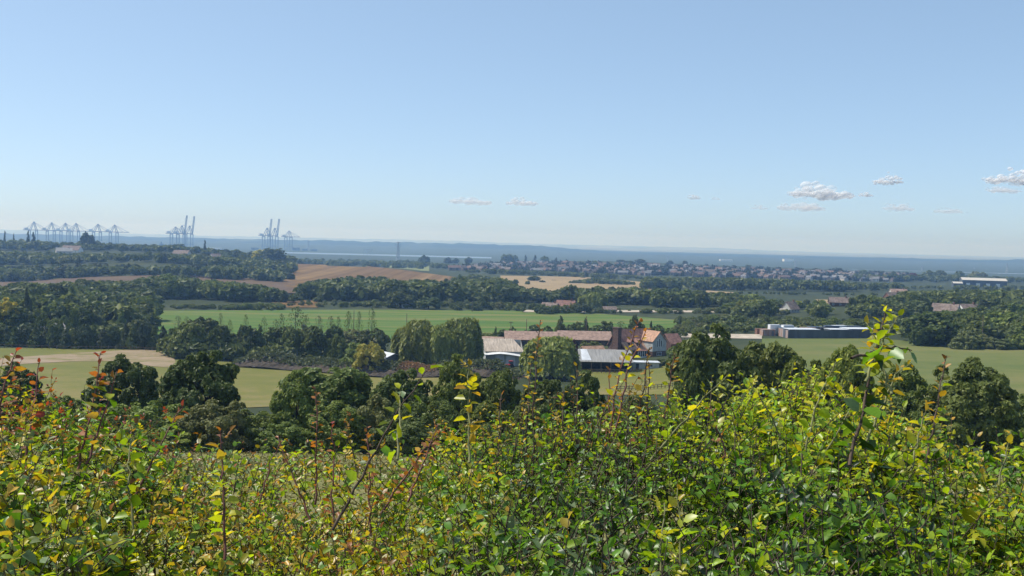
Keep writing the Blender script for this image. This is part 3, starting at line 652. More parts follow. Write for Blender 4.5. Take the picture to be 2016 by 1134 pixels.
# ------------------------------------------------------------------ far woods that read as one mass
def wood_mass(name, spec, seed):
    """many small crowns joined: far-off woodland nobody could count"""
    rng = np.random.default_rng(seed); base = [crown_mesh('c', 'dome', 150, .30, 900 + i) for i in range(4)] + [crown_mesh('c', 'tall', 150, .30, 950)]
    bv = []
    for b in base:
        a = np.empty(len(b.vertices) * 3, np.float32); b.vertices.foreach_get('co', a); t = np.empty(len(b.vertices), np.float32); b.attributes['tint'].data.foreach_get('value', t)
        bv.append((a.reshape(-1, 3), t))
    for b in base: bpy.data.meshes.remove(b)
    V, Tn, F, off = [], [], [], 0
    i4 = np.arange(150) * 4; F0 = np.concatenate([np.stack([i4, i4 + 1, i4 + 2], 1), np.stack([i4, i4 + 2, i4 + 3], 1)])
    for n, px0, px1, y0, y1, top, h0, h1 in spec:
        tx = np.array([q[0] for q in top], float); ty = np.array([q[1] for q in top], float)
        for k in range(n):
            px = rng.uniform(px0, px1); Y = rng.uniform(y0, y1)
            if any(a < px < b and c < Y < d_ for a, b, c, d_ in ((1522, 1602, 560, 700), (1622, 1680, 560, 770), (1820, 1890, 560, 650), (70, 142, 388, 425), (1745, 1772, 700, 850))): continue
            lim = at_depth(px, float(np.interp(px, tx, ty)) + rng.uniform(0, 2), Y); g = gz(lim[0], Y)
            H = min(rng.uniform(h0, h1), lim[2] - g)
            if H < h0 * .5: continue
            a, t = bv[rng.integers(len(bv))]; W = H * rng.uniform(.8, 1.4); th = rng.uniform(0, 6.28); c, s = math.cos(th), math.sin(th)
            V.append(np.stack([lim[0] + W * (a[:, 0] * c - a[:, 1] * s), Y + W * (a[:, 0] * s + a[:, 1] * c), g - .2 + H * a[:, 2]], 1)); Tn.append(np.clip(t + rng.normal() * .12, 0, 1)); F.append(F0 + off); off += len(a)
    o = bpy.data.objects.new(name, np_mesh(name, np.concatenate(V), [np.concatenate(F)], [M['foliage']], {'tint': ('FLOAT', np.concatenate(Tn))})); link(o); o['kind'] = 'stuff'
    o.color = (.120, .150, .034, 1); return o
wood_mass('wood_infill', [
 (420, -60, 575, 1000, 1190, [(-60, 530), (0, 527), (200, 523), (400, 524), (500, 526), (575, 538)], 8, 15),
 (520, -60, 575, 1190, 1480, [(-60, 495), (0, 494), (100, 498), (300, 498), (450, 504), (575, 515)], 7, 13),
 (420, -60, 575, 1480, 1740, [(-60, 474), (0, 471), (120, 476), (330, 482), (400, 488), (545, 491), (575, 502)], 7, 13),
 (330, 285, 640, 700, 880, [(285, 550), (340, 541), (400, 553), (520, 565), (570, 580), (640, 585)], 7, 13),
 (560, 600, 1010, 730, 1000, [(600, 557), (700, 547), (800, 552), (870, 557), (905, 546), (960, 538), (1010, 555)], 8, 14),
 (260, 1000, 1290, 750, 990, [(1000, 565), (1090, 575), (1180, 568), (1290, 570)], 7, 13),
 (200, 1290, 1480, 720, 1000, [(1290, 573), (1400, 580), (1480, 580)], 7, 13),
 (330, -60, 300, 440, 830, [(-60, 572), (40, 560), (170, 554), (300, 552)], 5, 12),
 (240, -60, 285, 385, 440, [(-60, 600), (0, 606), (60, 612), (140, 618), (285, 612)], 2.5, 6),
 (420, 1440, 1830, 580, 900, [(1440, 590), (1640, 597), (1700, 586), (1830, 592)], 4, 9),
 (300, 1780, 2080, 400, 640, [(1780, 634), (1830, 620), (1900, 612), (2080, 598)], 4, 9),
 (760, 1760, 2080, 640, 1320, [(1760, 574), (1850, 571), (2080, 569)], 6, 12),
 (300, 1330, 1790, 450, 640, [(1330, 624), (1440, 618), (1560, 626), (1790, 626)], 1.8, 4.5),
 (130, 560, 1060, 655, 715, [(560, 595), (800, 591), (1060, 594)], 2, 5),
 (120, 300, 560, 610, 690, [(300, 602), (440, 599), (560, 598)], 1.8, 4),
 (150, 330, 690, 345, 368, [(330, 660), (500, 655), (690, 665)], 3, 7),
 (130, 1050, 1560, 640, 720, [(1050, 607), (1560, 606)], 1.8, 3.5) ], 5)
wood_mass('far_woods', [
 (260, 870, 1330, 1550, 1760, [(870, 535), (960, 528), (1060, 532), (1200, 538), (1330, 545)], 7, 13),
 (330, 1270, 1790, 1150, 1500, [(1270, 546), (1400, 545), (1500, 548), (1620, 552), (1700, 556), (1770, 556), (1790, 565)], 9, 16),
 (260, 1770, 2080, 1300, 1800, [(1770, 562), (1850, 560), (2080, 562)], 8, 14),
 (340, 1680, 2090, 1800, 2350, [(1680, 538), (1760, 540), (1850, 539), (2090, 548)], 7, 13),
 (220, 580, 900, 1900, 2700, [(580, 505), (650, 506), (700, 508), (760, 508), (900, 520)], 8, 14),
 (120, 880, 1290, 1180, 1330, [(880, 548), (930, 538), (1000, 548), (1290, 575)], 7, 11),
 (150, 1440, 1760, 1000, 1150, [(1440, 572), (1760, 576)], 5, 9),
 (150, 1050, 1290, 1300, 1420, [(1050, 556), (1170, 548), (1200, 548), (1290, 560)], 6, 10) ], 3)
for px, Y, top, wpx in [(1066, 640, 596, 26), (1094, 644, 598, 24), (1112, 642, 599, 22), (1132, 648, 594, 26), (1078, 636, 602, 30)]:
    tree('bush', px, Y, top, wpx, 'mid', 'green bush in front of the red-roofed cottages', 'bushes in front of the red-roofed cottages', level='mid')
# trees that stand out round the far town
for px, Y, top, wpx, k, tn in [(835, 2300, 503, 22, 'broadleaf_tree', 'dark'), (787, 2300, 512, 14, 'broadleaf_tree', 'pale'), (803, 2300, 513, 16, 'broadleaf_tree', 'dark'), (882, 2400, 507, 18, 'broadleaf_tree', 'blue'), (897, 2400, 508, 14, 'broadleaf_tree', 'blue'), (922, 2450, 506, 16, 'broadleaf_tree', 'blue'),
        (997, 2600, 500, 22, 'broadleaf_tree', 'mid'), (1012, 2600, 502, 18, 'broadleaf_tree', 'mid'), (1035, 2600, 502, 6, 'poplar_tree', 'blue'), (1054, 2600, 502, 7, 'poplar_tree', 'blue'), (1072, 2600, 504, 16, 'broadleaf_tree', 'mid'), (1095, 2600, 507, 7, 'poplar_tree', 'blue'),
        (1222, 2500, 511, 18, 'broadleaf_tree', 'blue'), (1240, 2500, 513, 18, 'broadleaf_tree', 'blue'), (1260, 2450, 510, 22, 'broadleaf_tree', 'blue'), (1320, 2450, 513, 12, 'broadleaf_tree', 'blue'), (1349, 2450, 513, 10, 'broadleaf_tree', 'blue'), (1172, 2100, 513, 14, 'broadleaf_tree', 'olive'),
        (1445, 2400, 522, 10, 'broadleaf_tree', 'blue'), (1474, 2400, 521, 12, 'broadleaf_tree', 'mid'), (1530, 2300, 526, 10, 'conifer_tree', 'blue'), (1570, 2300, 526, 12, 'broadleaf_tree', 'blue'), (1608, 2300, 528, 18, 'broadleaf_tree', 'blue'), (1648, 2200, 527, 24, 'broadleaf_tree', 'blue'),
        (1700, 2000, 531, 18, 'broadleaf_tree', 'mid'), (1758, 2000, 534, 14, 'broadleaf_tree', 'dark'), (1797, 1900, 537, 18, 'broadleaf_tree', 'plum'), (1830, 2000, 533, 26, 'broadleaf_tree', 'mid'), (1852, 2000, 532, 22, 'broadleaf_tree', 'mid'), (1888, 2000, 533, 20, 'broadleaf_tree', 'mid'), (1920, 1950, 534, 24, 'broadleaf_tree', 'pale'), (1935, 1950, 536, 18, 'broadleaf_tree', 'pale'), (1992, 1900, 544, 12, 'broadleaf_tree', 'dark'),
        (1090, 1380, 551, 12, 'broadleaf_tree', 'dark'), (1158, 1330, 548, 18, 'broadleaf_tree', 'dark'), (1176, 1330, 545, 24, 'broadleaf_tree', 'dark'), (1199, 1330, 546, 13, 'broadleaf_tree', 'dark'), (1052, 1330, 543, 26, 'broadleaf_tree', 'dark'), (1068, 1290, 552, 12, 'broadleaf_tree', 'dark')]:
    near = Y < 1400
    tree(k, px, Y, top, wpx, tn, f'{TONEWORD[tn]} {"slim poplar" if k == "poplar_tree" else "tree"} ' + ('standing in the stubble field beyond the dark wood' if near else 'rising above the roofs of the far town'), 'trees in the stubble field' if near else 'trees rising above the far town')

# ------------------------------------------------------------------ buildings
M['brick'] = mat('brick', (.19, .10, .07), .9, .2, 2.5)
M['dark_brick'] = mat('dark_brick', (.10, .06, .048), .9, .2, 2.5)
M['red_tile'] = mat('red_tile', (.22, .12, .095), .85, .16, 1.2, bump=.2)
M['orange_tile'] = mat('orange_tile', (.42, .25, .165), .85, .14, 1.2, bump=.2)
M['pink_roof'] = mat('pink_roof', (.33, .225, .175), .9, .12, .9, bump=.2)
M['brown_roof'] = mat('brown_roof', (.19, .145, .122), .9, .16, .8, bump=.2)
M['grey_roof'] = mat('grey_roof', (.30, .29, .275), .85, .1, .5, stretch=(3, .3, 1), bump=.2)
M['beige_roof'] = mat('beige_roof', (.40, .335, .27), .85, .14, .8, stretch=(4, .25, 1), bump=.3)
M['sheet'] = mat('sheet', (.62, .64, .66), .45, .06, .6)
M['white'] = mat('white', (.72, .72, .70), .6, .05, 1)
M['cream'] = mat('cream', (.50, .47, .41), .85, .08, 1)
M['render_wall'] = mat('render_wall', (.40, .41, .39), .85, .08, .7)
M['timber'] = mat('timber', (.035, .034, .036), .8, .2, 2)
M['wood'] = mat('wood', (.17, .125, .085), .9, .2, 3)
M['slate_wall'] = mat('slate_wall', (.085, .095, .11), .6, .14, .25, stretch=(1, 1, .2))
M['rust'] = mat('rust', (.30, .16, .10), .85, .25, .6, stretch=(3, 3, .4), col2=(.36, .33, .32))
M['steel'] = mat('steel', (.11, .14, .19), .5, .1, .05)
M['lattice'] = mat('lattice', (.33, .35, .37), .5, .1, .3)
M['red_paint'] = mat('red_paint', (.42, .035, .03), .35, .05, 2, spec=.5)
M['white_paint'] = mat('white_paint', (.70, .71, .72), .35, .04, 2, spec=.5)
M['rubber'] = mat('rubber', (.02, .02, .02), .8, .1, 5)
mt, n, p = newmat('window_glass'); p.inputs['Base Color'].default_value = (.03, .04, .055, 1); p.inputs['Roughness'].default_value = .08; M['glass'] = mt
M['soil'] = ramp_mat('soil', [(.32, (.05, .040, .034)), (.5, (.085, .068, .055)), (.7, (.15, .115, .085))], [(.25, (1, 1, 1), 0, .6), (1.6, (1, 1, 1), 0, .4)])

def spot(px, Y, py=700):
    x, y, z = at_depth(px, py, Y); return x, y, gz(x, y)

def window(parent, x0, x1, y, z0, z1, face=-1, frame='white', mull=1):
    """framed window on a wall facing -y (or +/-x via face letters), frame proud of the wall, pane behind it"""
    t = .09; f = MB()
    if face in (-1, 1):
        a, b = (y - .10, y + .05) if face == -1 else (y - .05, y + .10)
        f.box(x0, x1, a, b, z0, z0 + t).box(x0, x1, a, b, z1 - t, z1).box(x0, x0 + t, a, b, z0 + t, z1 - t).box(x1 - t, x1, a, b, z0 + t, z1 - t)
        for k in range(mull): xm = x0 + (x1 - x0) * (k + 1) / (mull + 1); f.box(xm - .035, xm + .035, a, b, z0 + t, z1 - t)
        g = MB().box(x0 + t, x1 - t, y - .03 if face == -1 else y, y if face == -1 else y + .03, z0 + t, z1 - t)
    else:
        s = -1 if face == 'l' else 1; a, b = sorted((y + .10 * s, y - .05 * s))
        f.box(a, b, x0, x1, z0, z0 + t).box(a, b, x0, x1, z1 - t, z1).box(a, b, x0, x0 + t, z0 + t, z1 - t).box(a, b, x1 - t, x1, z0 + t, z1 - t)
        for k in range(mull): xm = x0 + (x1 - x0) * (k + 1) / (mull + 1); f.box(a, b, xm - .035, xm + .035, z0 + t, z1 - t)
        c, d_ = sorted((y + .03 * s, y)); g = MB().box(c, d_, x0 + t, x1 - t, z0 + t, z1 - t)
    w_ = f.build('window', M[frame], parent); g.build('pane', M['glass'], w_); return w_

# --- the farmhouse: main range, gabled wing, chimney, dormers, garden bay
X, Y, Z = spot(1262, 374)
Z -= .2
hs = empty('farmhouse', (X, Y, Z), R(34), 'brick farmhouse with orange tiled gabled wing, grey gable and massive chimney', 'house')
MB().gable_walls(-8.2, 7.0, 0, 8.4, 0, 4.2, 9.6).build('wall', M['dark_brick'], hs)
rf = MB().gable_roof(-8.2, 7.0, 0, 8.4, 4.2, 9.6, .22, .45).build('roof', M['red_tile'], hs)
MB().box(-10.3, -8.75, .6, 3.6, 0, 10.4).box(-10.45, -8.6, .45, 3.75, 10.4, 10.75).build('chimney', M['dark_brick'], hs)
wg = MB().gable_walls(1.2, 7.6, -4.6, 3.6, 2.5, 6.1, 9.3, 'y').build('gable_wing', M['render_wall'], hs)
MB().box(1.25, 7.55, -4.55, -.02, 0, 2.5).build('wing_base', M['dark_brick'], hs)
MB().gable_roof(1.2, 7.6, -4.6, 4.2, 6.1, 9.3, .22, .4, 'y').build('wing_roof', M['orange_tile'], hs)
for k in range(3): window(hs, 3.2 + k * .85, 3.9 + k * .85, -4.6, 4.0, 7.0 if k == 1 else 6.4, -1, 'white', 0)
window(hs, 3.3, 5.5, -4.55, .9, 2.2, -1, 'white', 2)
window(hs, -2.6, -1.4, 1.2, 4.2, 6.0, 'l', 'white', 1) if False else None
MB().slab([(-8.6, -2.2, 3.0), (1.1, -2.2, 3.0), (1.1, .9, 5.62), (-8.6, .9, 5.62)], .2).build('lean_to_roof', M['orange_tile'], hs)
MB().box(-8.1, 1.1, -1.9, -.02, 0, 2.7).build('lean_to_wall', M['dark_brick'], hs)
for k, x0 in enumerate((-6.0, -2.6)):
    d_ = MB().gable_walls(x0, x0 + 1.9, -.9, 2.2, 4.0, 5.6, 6.6, 'y').build('dormer', M['timber'], hs)
    MB().gable_roof(x0, x0 + 1.9, -.9, 3.0, 5.6, 6.6, .12, .25, 'y').build('dormer_roof', M['red_tile'], d_)
    window(d_, x0 + .35, x0 + 1.55, -.9, 4.4, 5.6, -1, 'white', 1)
bay = MB().box(-4.4, -.4, -3.4, -1.92, 0, .7).build('garden_bay', M['white'], hs)
for k in range(4): window(bay, -4.35 + k * .98, -3.45 + k * .98, -3.4, .7, 2.75, -1, 'white', 0)
MB().slab([(-4.7, -3.7, 2.8), (-.1, -3.7, 2.8), (-.1, -1.95, 3.3), (-4.7, -1.95, 3.3)], .12).build('bay_roof', M['red_tile'], bay)
ex = MB().gable_walls(8.0, 11.6, .8, 7.4, 0, 3.6, 6.8, 'y').build('side_extension', M['dark_brick'], hs)
MB().gable_roof(8.0, 11.6, .8, 7.4, 3.6, 6.8, .2, .3, 'y').build('extension_roof', M['red_tile'], ex)

def long_barn(name, px0, px1, Y, eave, ridge, depth, rz, wallm, roofm, label, cat, openings=0, walls=True, group=None, yref=690):
    """gabled building, ridge along its length, seen from the side between two columns of the view"""
    xa = spot(px0, Y, yref)[0]; xb = spot(px1, Y, yref)[0]; L = (xb - xa) / math.cos(rz); xm = (xa + xb) / 2
    z = min(gz(xm, Y), gz(xa, Y), gz(xb, Y)) - .1
    r_ = empty(name, (xm, Y, z), rz, label, cat, group)
    MB().gable_walls(-L / 2, L / 2, -depth / 2, depth / 2, 0, eave, ridge).build('wall', M[wallm], r_)
    MB().gable_roof(-L / 2, L / 2, -depth / 2, depth / 2, eave, ridge, .16, .45).build('roof', M[roofm], r_)
    for k in range(openings):
        x0 = -L / 2 + L * (k + .5) / openings - .7
        if k % 3 == 1: window(r_, x0, x0 + 1.3, -depth / 2, 1.0, 2.1, -1, 'white', 1)
        else:
            dd = MB().box(x0, x0 + 1.25, -depth / 2 - .06, -depth / 2 + .03, .05, 2.15).build('door', M['timber'], r_)
            MB().box(x0 + 1.02, x0 + 1.12, -depth / 2 - .10, -depth / 2 - .062, 1.0, 1.2).build('handle', M['steel'], dd)
    return r_, L
long_barn('stable_block', 994, 1096, 424, 2.9, 5.7, 9, R(2), 'dark_brick', 'pink_roof', 'long brick stable with pinkish roof beside the willows, left of two in line', 'stable', 7)
long_barn('stable_block', 1098, 1200, 426, 2.9, 5.8, 9, R(2), 'dark_brick', 'pink_roof', 'long brick stable with pinkish roof nearest the farmhouse, right of two in line', 'stable', 7)
long_barn('shed', 950, 990, 400, 3.2, 5.4, 9, R(-12), 'cream', 'pink_roof', 'low pink-roofed shed squeezed between the willow clump and the stable', 'shed', 2)
long_barn('cottage', 1146, 1186, 352, 3.0, 6.0, 7, R(28), 'cream', 'orange_tile', 'small orange-roofed outbuilding just behind the dark timber barn', 'outbuilding', 1)
long_barn('shed', 1190, 1211, 356, 2.6, 4.6, 5, R(10), 'brick', 'brown_roof', 'tiny brown-roofed shed between the timber barn and the farmhouse chimney', 'shed', 1)
long_barn('shed', 702, 752, 352, 2.8, 4.6, 9, R(-20), 'cream', 'beige_roof', 'low shed with pale beige roof showing over the bushes left of the willows', 'shed', 1)
long_barn('outbuilding', 1308, 1332, 398, 2.8, 6.0, 7, R(30), 'dark_brick', 'red_tile', 'red-tiled outbuilding right behind the farmhouse gable', 'outbuilding', 1)
# white sheet-roofed shed left of the willows (gable to the camera side)
X, Y, Z = spot(762, 336); sh = empty('white_shed', (X, Y, Z - .1), R(-52), 'small shed with bright white sheet roof and dark end, left of the willow clump', 'shed')
MB().gable_walls(-4.4, 4.4, -3.2, 3.2, 0, 4.2, 5.4).build('wall', M['slate_wall'], sh)
MB().gable_roof(-4.4, 4.4, -3.2, 3.2, 4.2, 5.4, .12, .35).build('roof', M['sheet'], sh)
MB().box(4.39, 4.46, -1.6, 1.6, .02, 3.4).build('door', M['timber'], sh)
# pale open-fronted barn with white fascia
X, Y, Z = spot(991, 350); ob = empty('open_barn', (X, Y, Z - .1), R(6), 'pale barn with beige corrugated roof and bright white front canopy', 'barn')
MB().add([(-6.2, -4, 0), (6.2, -4, 0), (6.2, 5, 0), (-6.2, 5, 0), (-6.2, -4, 5.0), (6.2, -4, 5.0), (6.2, 5, 8.2), (-6.2, 5, 8.2)], [(0, 1, 5, 4), (1, 2, 6, 5), (2, 3, 7, 6), (3, 0, 4, 7)]).build('wall', M['render_wall'], ob)
MB().slab([(-6.6, -4.3, 5.15), (6.6, -4.3, 5.15), (3.6, 5.2, 8.5), (-6.6, 5.2, 8.5)], .15).build('roof', M['beige_roof'], ob)
cp = MB()
for k in range(8):
    a0, a1 = -6.8 + k * 1.7, -6.8 + (k + 1) * 1.7; h = lambda q: 5.05 - .055 * abs(q + 1.5) ** 1.4
    cp.slab([(a0, -6.2, h(a0) - .45), (a1, -6.2, h(a1) - .45), (a1, -4.25, h(a1)), (a0, -4.25, h(a0))], .12)
cp.build('canopy', M['white'], ob)
for x0 in (-3.1, .6): MB().box(x0, x0 + 2.9, -4.08, -3.95, .05, 4.2).build('door', M['sheet'], ob)
for x0 in (-6.3, 6.1): MB().box(x0, x0 + .2, -6.0, -5.8, 0, 4.1).build('post', M['steel'], ob)
# long low white building and fence in front of the farmhouse
X, Y, Z = spot(1270, 333); wb = empty('white_building', (X, Y, Z - .1), R(3), 'low flat-roofed white building right of the dark timber barn', 'outbuilding')
MB().box(-4.2, 4.2, -2, 2.2, 0, 2.3).build('wall', M['render_wall'], wb)
MB().box(-4.5, 4.5, -2.4, 2.5, 2.3, 2.5).build('roof', M['sheet'], wb)
MB().box(-3.2, -2.2, -2.06, -1.97, .05, 2.0).build('door', M['timber'], wb); window(wb, .4, 2.2, -2, 1.0, 1.9, -1, 'white', 1)
# dark timber barn, open front
X, Y, Z = spot(1190, 328); db = empty('timber_barn', (X, Y, Z - .1), R(2), 'dark timber barn with long grey sheet roof and black open front', 'barn')
L = 15.6
MB().box(-L / 2, L / 2, 4.8, 5.0, 0, 3.6).box(-L / 2, -L / 2 + .2, -4.6, 4.79, 0, 3.6).box(L / 2 - .2, L / 2, -4.6, 4.79, 0, 3.6).build('wall', M['timber'], db)
rf = MB().gable_roof(-L / 2, L / 2, -4.8, 5.2, 3.6, 6.6, .16, .5).build('roof', M['grey_roof'], db)
MB().slab([(-L / 2 + .3, -4.7, 3.86), (-L / 2 + 3.3, -4.7, 3.86), (-L / 2 + 2.2, .1, 6.74), (-L / 2 + .3, .1, 6.74)], .03).build('roof_light', M['sheet'], rf)
for k in range(6): xx = -L / 2 + .3 + k * (L - .6) / 5; MB().box(xx - .12, xx + .12, -4.7, -4.45, 0, 3.5).build('post', M['wood'], db)
MB().box(-L / 2 + .5, L / 2 - .5, -4.3, -4.2, 2.6, 3.5).build('front_board', M['timber'], db)
# red tractor by the pale barn
X, Y, Z = spot(1001, 338); tr = empty('tractor', (X, Y, Z), R(20), 'small red tractor parked in front of the pale open-fronted barn', 'tractor')
MB().box(-1.7, .3, -.45, .45, .7, 1.35).box(-1.75, -.1, -.4, .4, 1.35, 1.45).build('bonnet', M['red_paint'], tr)
cb = MB().box(.3, 1.6, -.75, .75, .8, 1.5).box(.35, 1.55, -.7, .7, 2.4, 2.55).build('cab', M['red_paint'], tr)
MB().box(.4, 1.5, -.68, .68, 1.5, 2.4).build('pane', M['glass'], cb)
def wheel(parent, x, y, r, wdt):
    v, f = tube(np.array([[x, y - wdt / 2, r], [x, y, r], [x, y + wdt / 2, r]]), [r] * 3, 14)
    me = np_mesh('wheel', v, [f, np.arange(14)[None, ::-1], (np.arange(14) + 28)[None]], [M['rubber']])
    link(bpy.data.objects.new('wheel', me), parent)
for sx, r_, yy in ((-1.35, .42, .55), (-1.35, .42, -.55), (.95, .78, .8), (.95, .78, -.8)): wheel(tr, sx, yy, r_, .32)
def car(px, Y, rz, paint, label, name='parked_car', van=False):
    X, Y, Z = spot(px, Y); c = empty(name, (X, Y, Z), rz, label, 'van' if van else 'car')
    h = 1.9 if van else 1.42; b = MB().box(-2.1, 2.1, -.85, .85, .35, .95)
    b.add([(-1.7, -.8, .95), (2.0 if van else 1.5, -.8, .95), (2.0 if van else 1.5, .8, .95), (-1.7, .8, .95), (-1.0, -.7, h), (1.9 if van else 1.0, -.7, h), (1.9 if van else 1.0, .7, h), (-1.0, .7, h)], [(4, 5, 6, 7), (0, 1, 5, 4), (1, 2, 6, 5), (2, 3, 7, 6), (3, 0, 4, 7)])
    body = b.build('body', M[paint], c)
    MB().box(-1.05, .9, -.83, .83, 1.02, h - .12).build('windows_band', M['glass'], c) if False else MB().box(-1.0, .3 if van else .95, -.812, .812, 1.05, h - .15).build('window', M['glass'], c)
    for sx in (-1.3, 1.3):
        for sy in (-.75, .75): wheel(c, sx, sy, .33, .2)
car(984, 336, R(5), 'white_paint', 'white car at the left corner of the pale open-fronted barn')

# --- scattered houses further off, each with wall, roof, chimney, windows
def house(px, Y, base_ref, L, dpt, eave, ridge, rz, wallm, roofm, label, chim=True, axis='x', name='house', cat='house'):
    X, Y, Z = spot(px, Y, base_ref); h = empty(name, (X, Y, Z - .15), rz, label, cat)
    MB().gable_walls(-L / 2, L / 2, -dpt / 2, dpt / 2, 0, eave, ridge).build('wall', M[wallm], h)
    r_ = MB().gable_roof(-L / 2, L / 2, -dpt / 2, dpt / 2, eave, ridge, .2, .4).build('roof', M[roofm], h)
    if chim: MB().box(L * .28, L * .28 + .9, -.45, .45, ridge - .8, ridge + 1.2).build('chimney', M['brick'], r_)
    for k in range(3): x0 = -L / 2 + L * (k + .5) / 3 - .7; window(h, x0, x0 + 1.4, -dpt / 2, 1.0, 2.2, -1, 'white', 1)
    for s in (-1, 1): window(h, -.6, .6, s * L / 2, eave * .35, eave * .35 + 1.2, 'l' if s < 0 else 'r', 'white', 1)
    return h
house(1083, 668, 600, 10, 7, 2.6, 5.2, R(-24), 'dark_brick', 'brown_roof', 'brown-roofed cottage left of the red-roofed one beyond the crop field')
hh = house(1114, 676, 600, 11.5, 8, 2.8, 6.4, R(-14), 'brick', 'red_tile', 'red-roofed cottage beyond the crop field, left of the yellow-green willow')
house(110, 408, 625, 12, 8, 3.4, 5.8, R(12), 'cream', 'grey_roof', 'grey-roofed bungalow half buried in the garden trees on the left')
wh = house(1556, 666, 610, 8, 8, 2.6, 7.0, R(35), 'render_wall', 'brown_roof', 'cream house with steep brown roof behind the fenced container yard')
MB().box(-7.5, -4.2, -5, 3, 0, 2.6).build('annexe', M['cream'], wh)
house(1652, 740, 605, 14, 8, 3.0, 6.4, R(-8), 'dark_brick', 'brown_roof', 'low brown-roofed house between two yellow-green trees behind the yard')
house(1862, 606, 605, 14, 9, 3.6, 7.6, R(-38), 'white', 'brown_roof', 'white-gabled house with brown roof behind the right-hand thicket')
house(1906, 625, 612, 11, 8, 3.4, 6.6, R(15), 'white', 'brown_roof', 'white-walled house partly hidden right of the white-gabled house')
house(1832, 690, 605, 12, 8, 3.2, 6.8, R(-20), 'cream', 'grey_roof', 'grey-roofed house left of the white-gabled house')
house(1758, 830, 592, 13, 8, 3.4, 7.4, R(22), 'brick', 'brown_roof', 'brown house among trees above the end of the container yard')
house(1768, 1010, 585, 16, 8, 3.2, 6.6, R(5), 'cream', 'pink_roof', 'pinkish-roofed house farther behind the brown house above the yard')
house(126, 1420, 498, 20, 11, 3.6, 8.0, R(30), 'cream', 'grey_roof', 'grey-roofed house with pale gable on the wooded hill under the port cranes')
house(142, 1450, 494, 26, 12, 3.6, 9.5, R(-10), 'white', 'brown_roof', 'brown-roofed house just right of the pale-gabled hill house')
house(358, 1400, 502, 22, 11, 3.6, 8.2, R(-14), 'cream', 'brown_roof', 'broad brown-roofed house on the wooded hill below the three-crane group')
house(424, 1380, 505, 14, 10, 5.0, 9.0, R(50), 'white', 'brown_roof', 'house with bright white end wall on the wooded hill')
house(1200, 662, 608, 8, 5, 2.0, 3.6, R(8), 'dark_brick', 'brown_roof', 'low dark-roofed shed beside the pale farm track', chim=False, name='shed', cat='shed')
house(803, 668, 606, 8, 4, 2.3, 3.0, R(10), 'white', 'sheet', 'white static caravan beside the round bushes beyond the crop field', chim=False, name='caravan', cat='caravan')
# warehouse on the right
X, Y, Z = spot(1935, 1500, 560); wr = empty('warehouse', (X, Y, Z), R(-14), 'long warehouse with bright white roof among the trees on the right', 'warehouse')
MB().gable_walls(-29, 29, -13, 13, 0, 9, 12).build('wall', M['slate_wall'], wr); MB().gable_roof(-29, 29, -13, 13, 9, 12, .4, .6).build('roof', M['cream'], wr)
for k in range(4): MB().box(-24 + k * 13, -19 + k * 13, -13.1, -12.95, .1, 5).build('door', M['sheet'], wr)
X, Y, Z = spot(1884, 1460, 566); wr = empty('warehouse', (X, Y, Z), R(-8), 'small white-roofed shed left of the long white warehouse', 'warehouse')
MB().gable_walls(-6, 6, -5, 5, 0, 5, 7).build('wall', M['slate_wall'], wr); MB().gable_roof(-6, 6, -5, 5, 5, 7, .3, .4).build('roof', M['cream'], wr)

# --- the fenced container yard
def yard_point(px, Y): return spot(px, Y, 660)
a = Vector(yard_point(1552, 424)); b = Vector(yard_point(1730, 432)); c = Vector(yard_point(1512, 452))
fz = min(a.z, b.z) - .2
wl = empty('yard_screen', (a.x, a.y, fz), math.atan2(b.y - a.y, b.x - a.x), 'long dark grey sheet screen along the front of the container yard', 'fence')
L = (b.xy - a.xy).length
for k in range(9): MB().box(k * L / 9 + .015, (k + 1) * L / 9 - .015, 0, .12 + .03 * (k % 2), 0, 3.5 + .06 * math.sin(k * 2.3)).build('panel', M['slate_wall'], wl)
for k in range(10): MB().box(k * L / 9 - .07, k * L / 9 + .07, .16, .30, 0, 3.4).build('post', M['steel'], wl)
ang = math.atan2(c.y - a.y, c.x - a.x); L2 = (c.xy - a.xy).length
we = empty('yard_screen', (a.x - .1, a.y + .2, fz), ang, 'rust-streaked end screen of leaning boards at the left end of the container yard', 'fence')
for k in range(9):
    q = MB(); x0 = k * L2 / 9; ln = rnd.uniform(-.25, .25)
    q.add([(x0 + .02, -.05, 0), (x0 + L2 / 9 - .03, -.05, 0), (x0 + L2 / 9 - .03, .06, 0), (x0 + .02, .06, 0), (x0 + .02 + ln, -.05, 3.3), (x0 + L2 / 9 - .06 + ln, -.05, 3.4), (x0 + L2 / 9 - .06 + ln, .06, 3.4), (x0 + .02 + ln, .06, 3.3)],
          [(3, 2, 1, 0), (4, 5, 6, 7), (0, 1, 5, 4), (1, 2, 6, 5), (2, 3, 7, 6), (3, 0, 4, 7)])
    q.build('panel', M['rust' if k % 3 != 1 else 'slate_wall'], we)
rad = math.atan2(b.y - a.y, b.x - a.x)
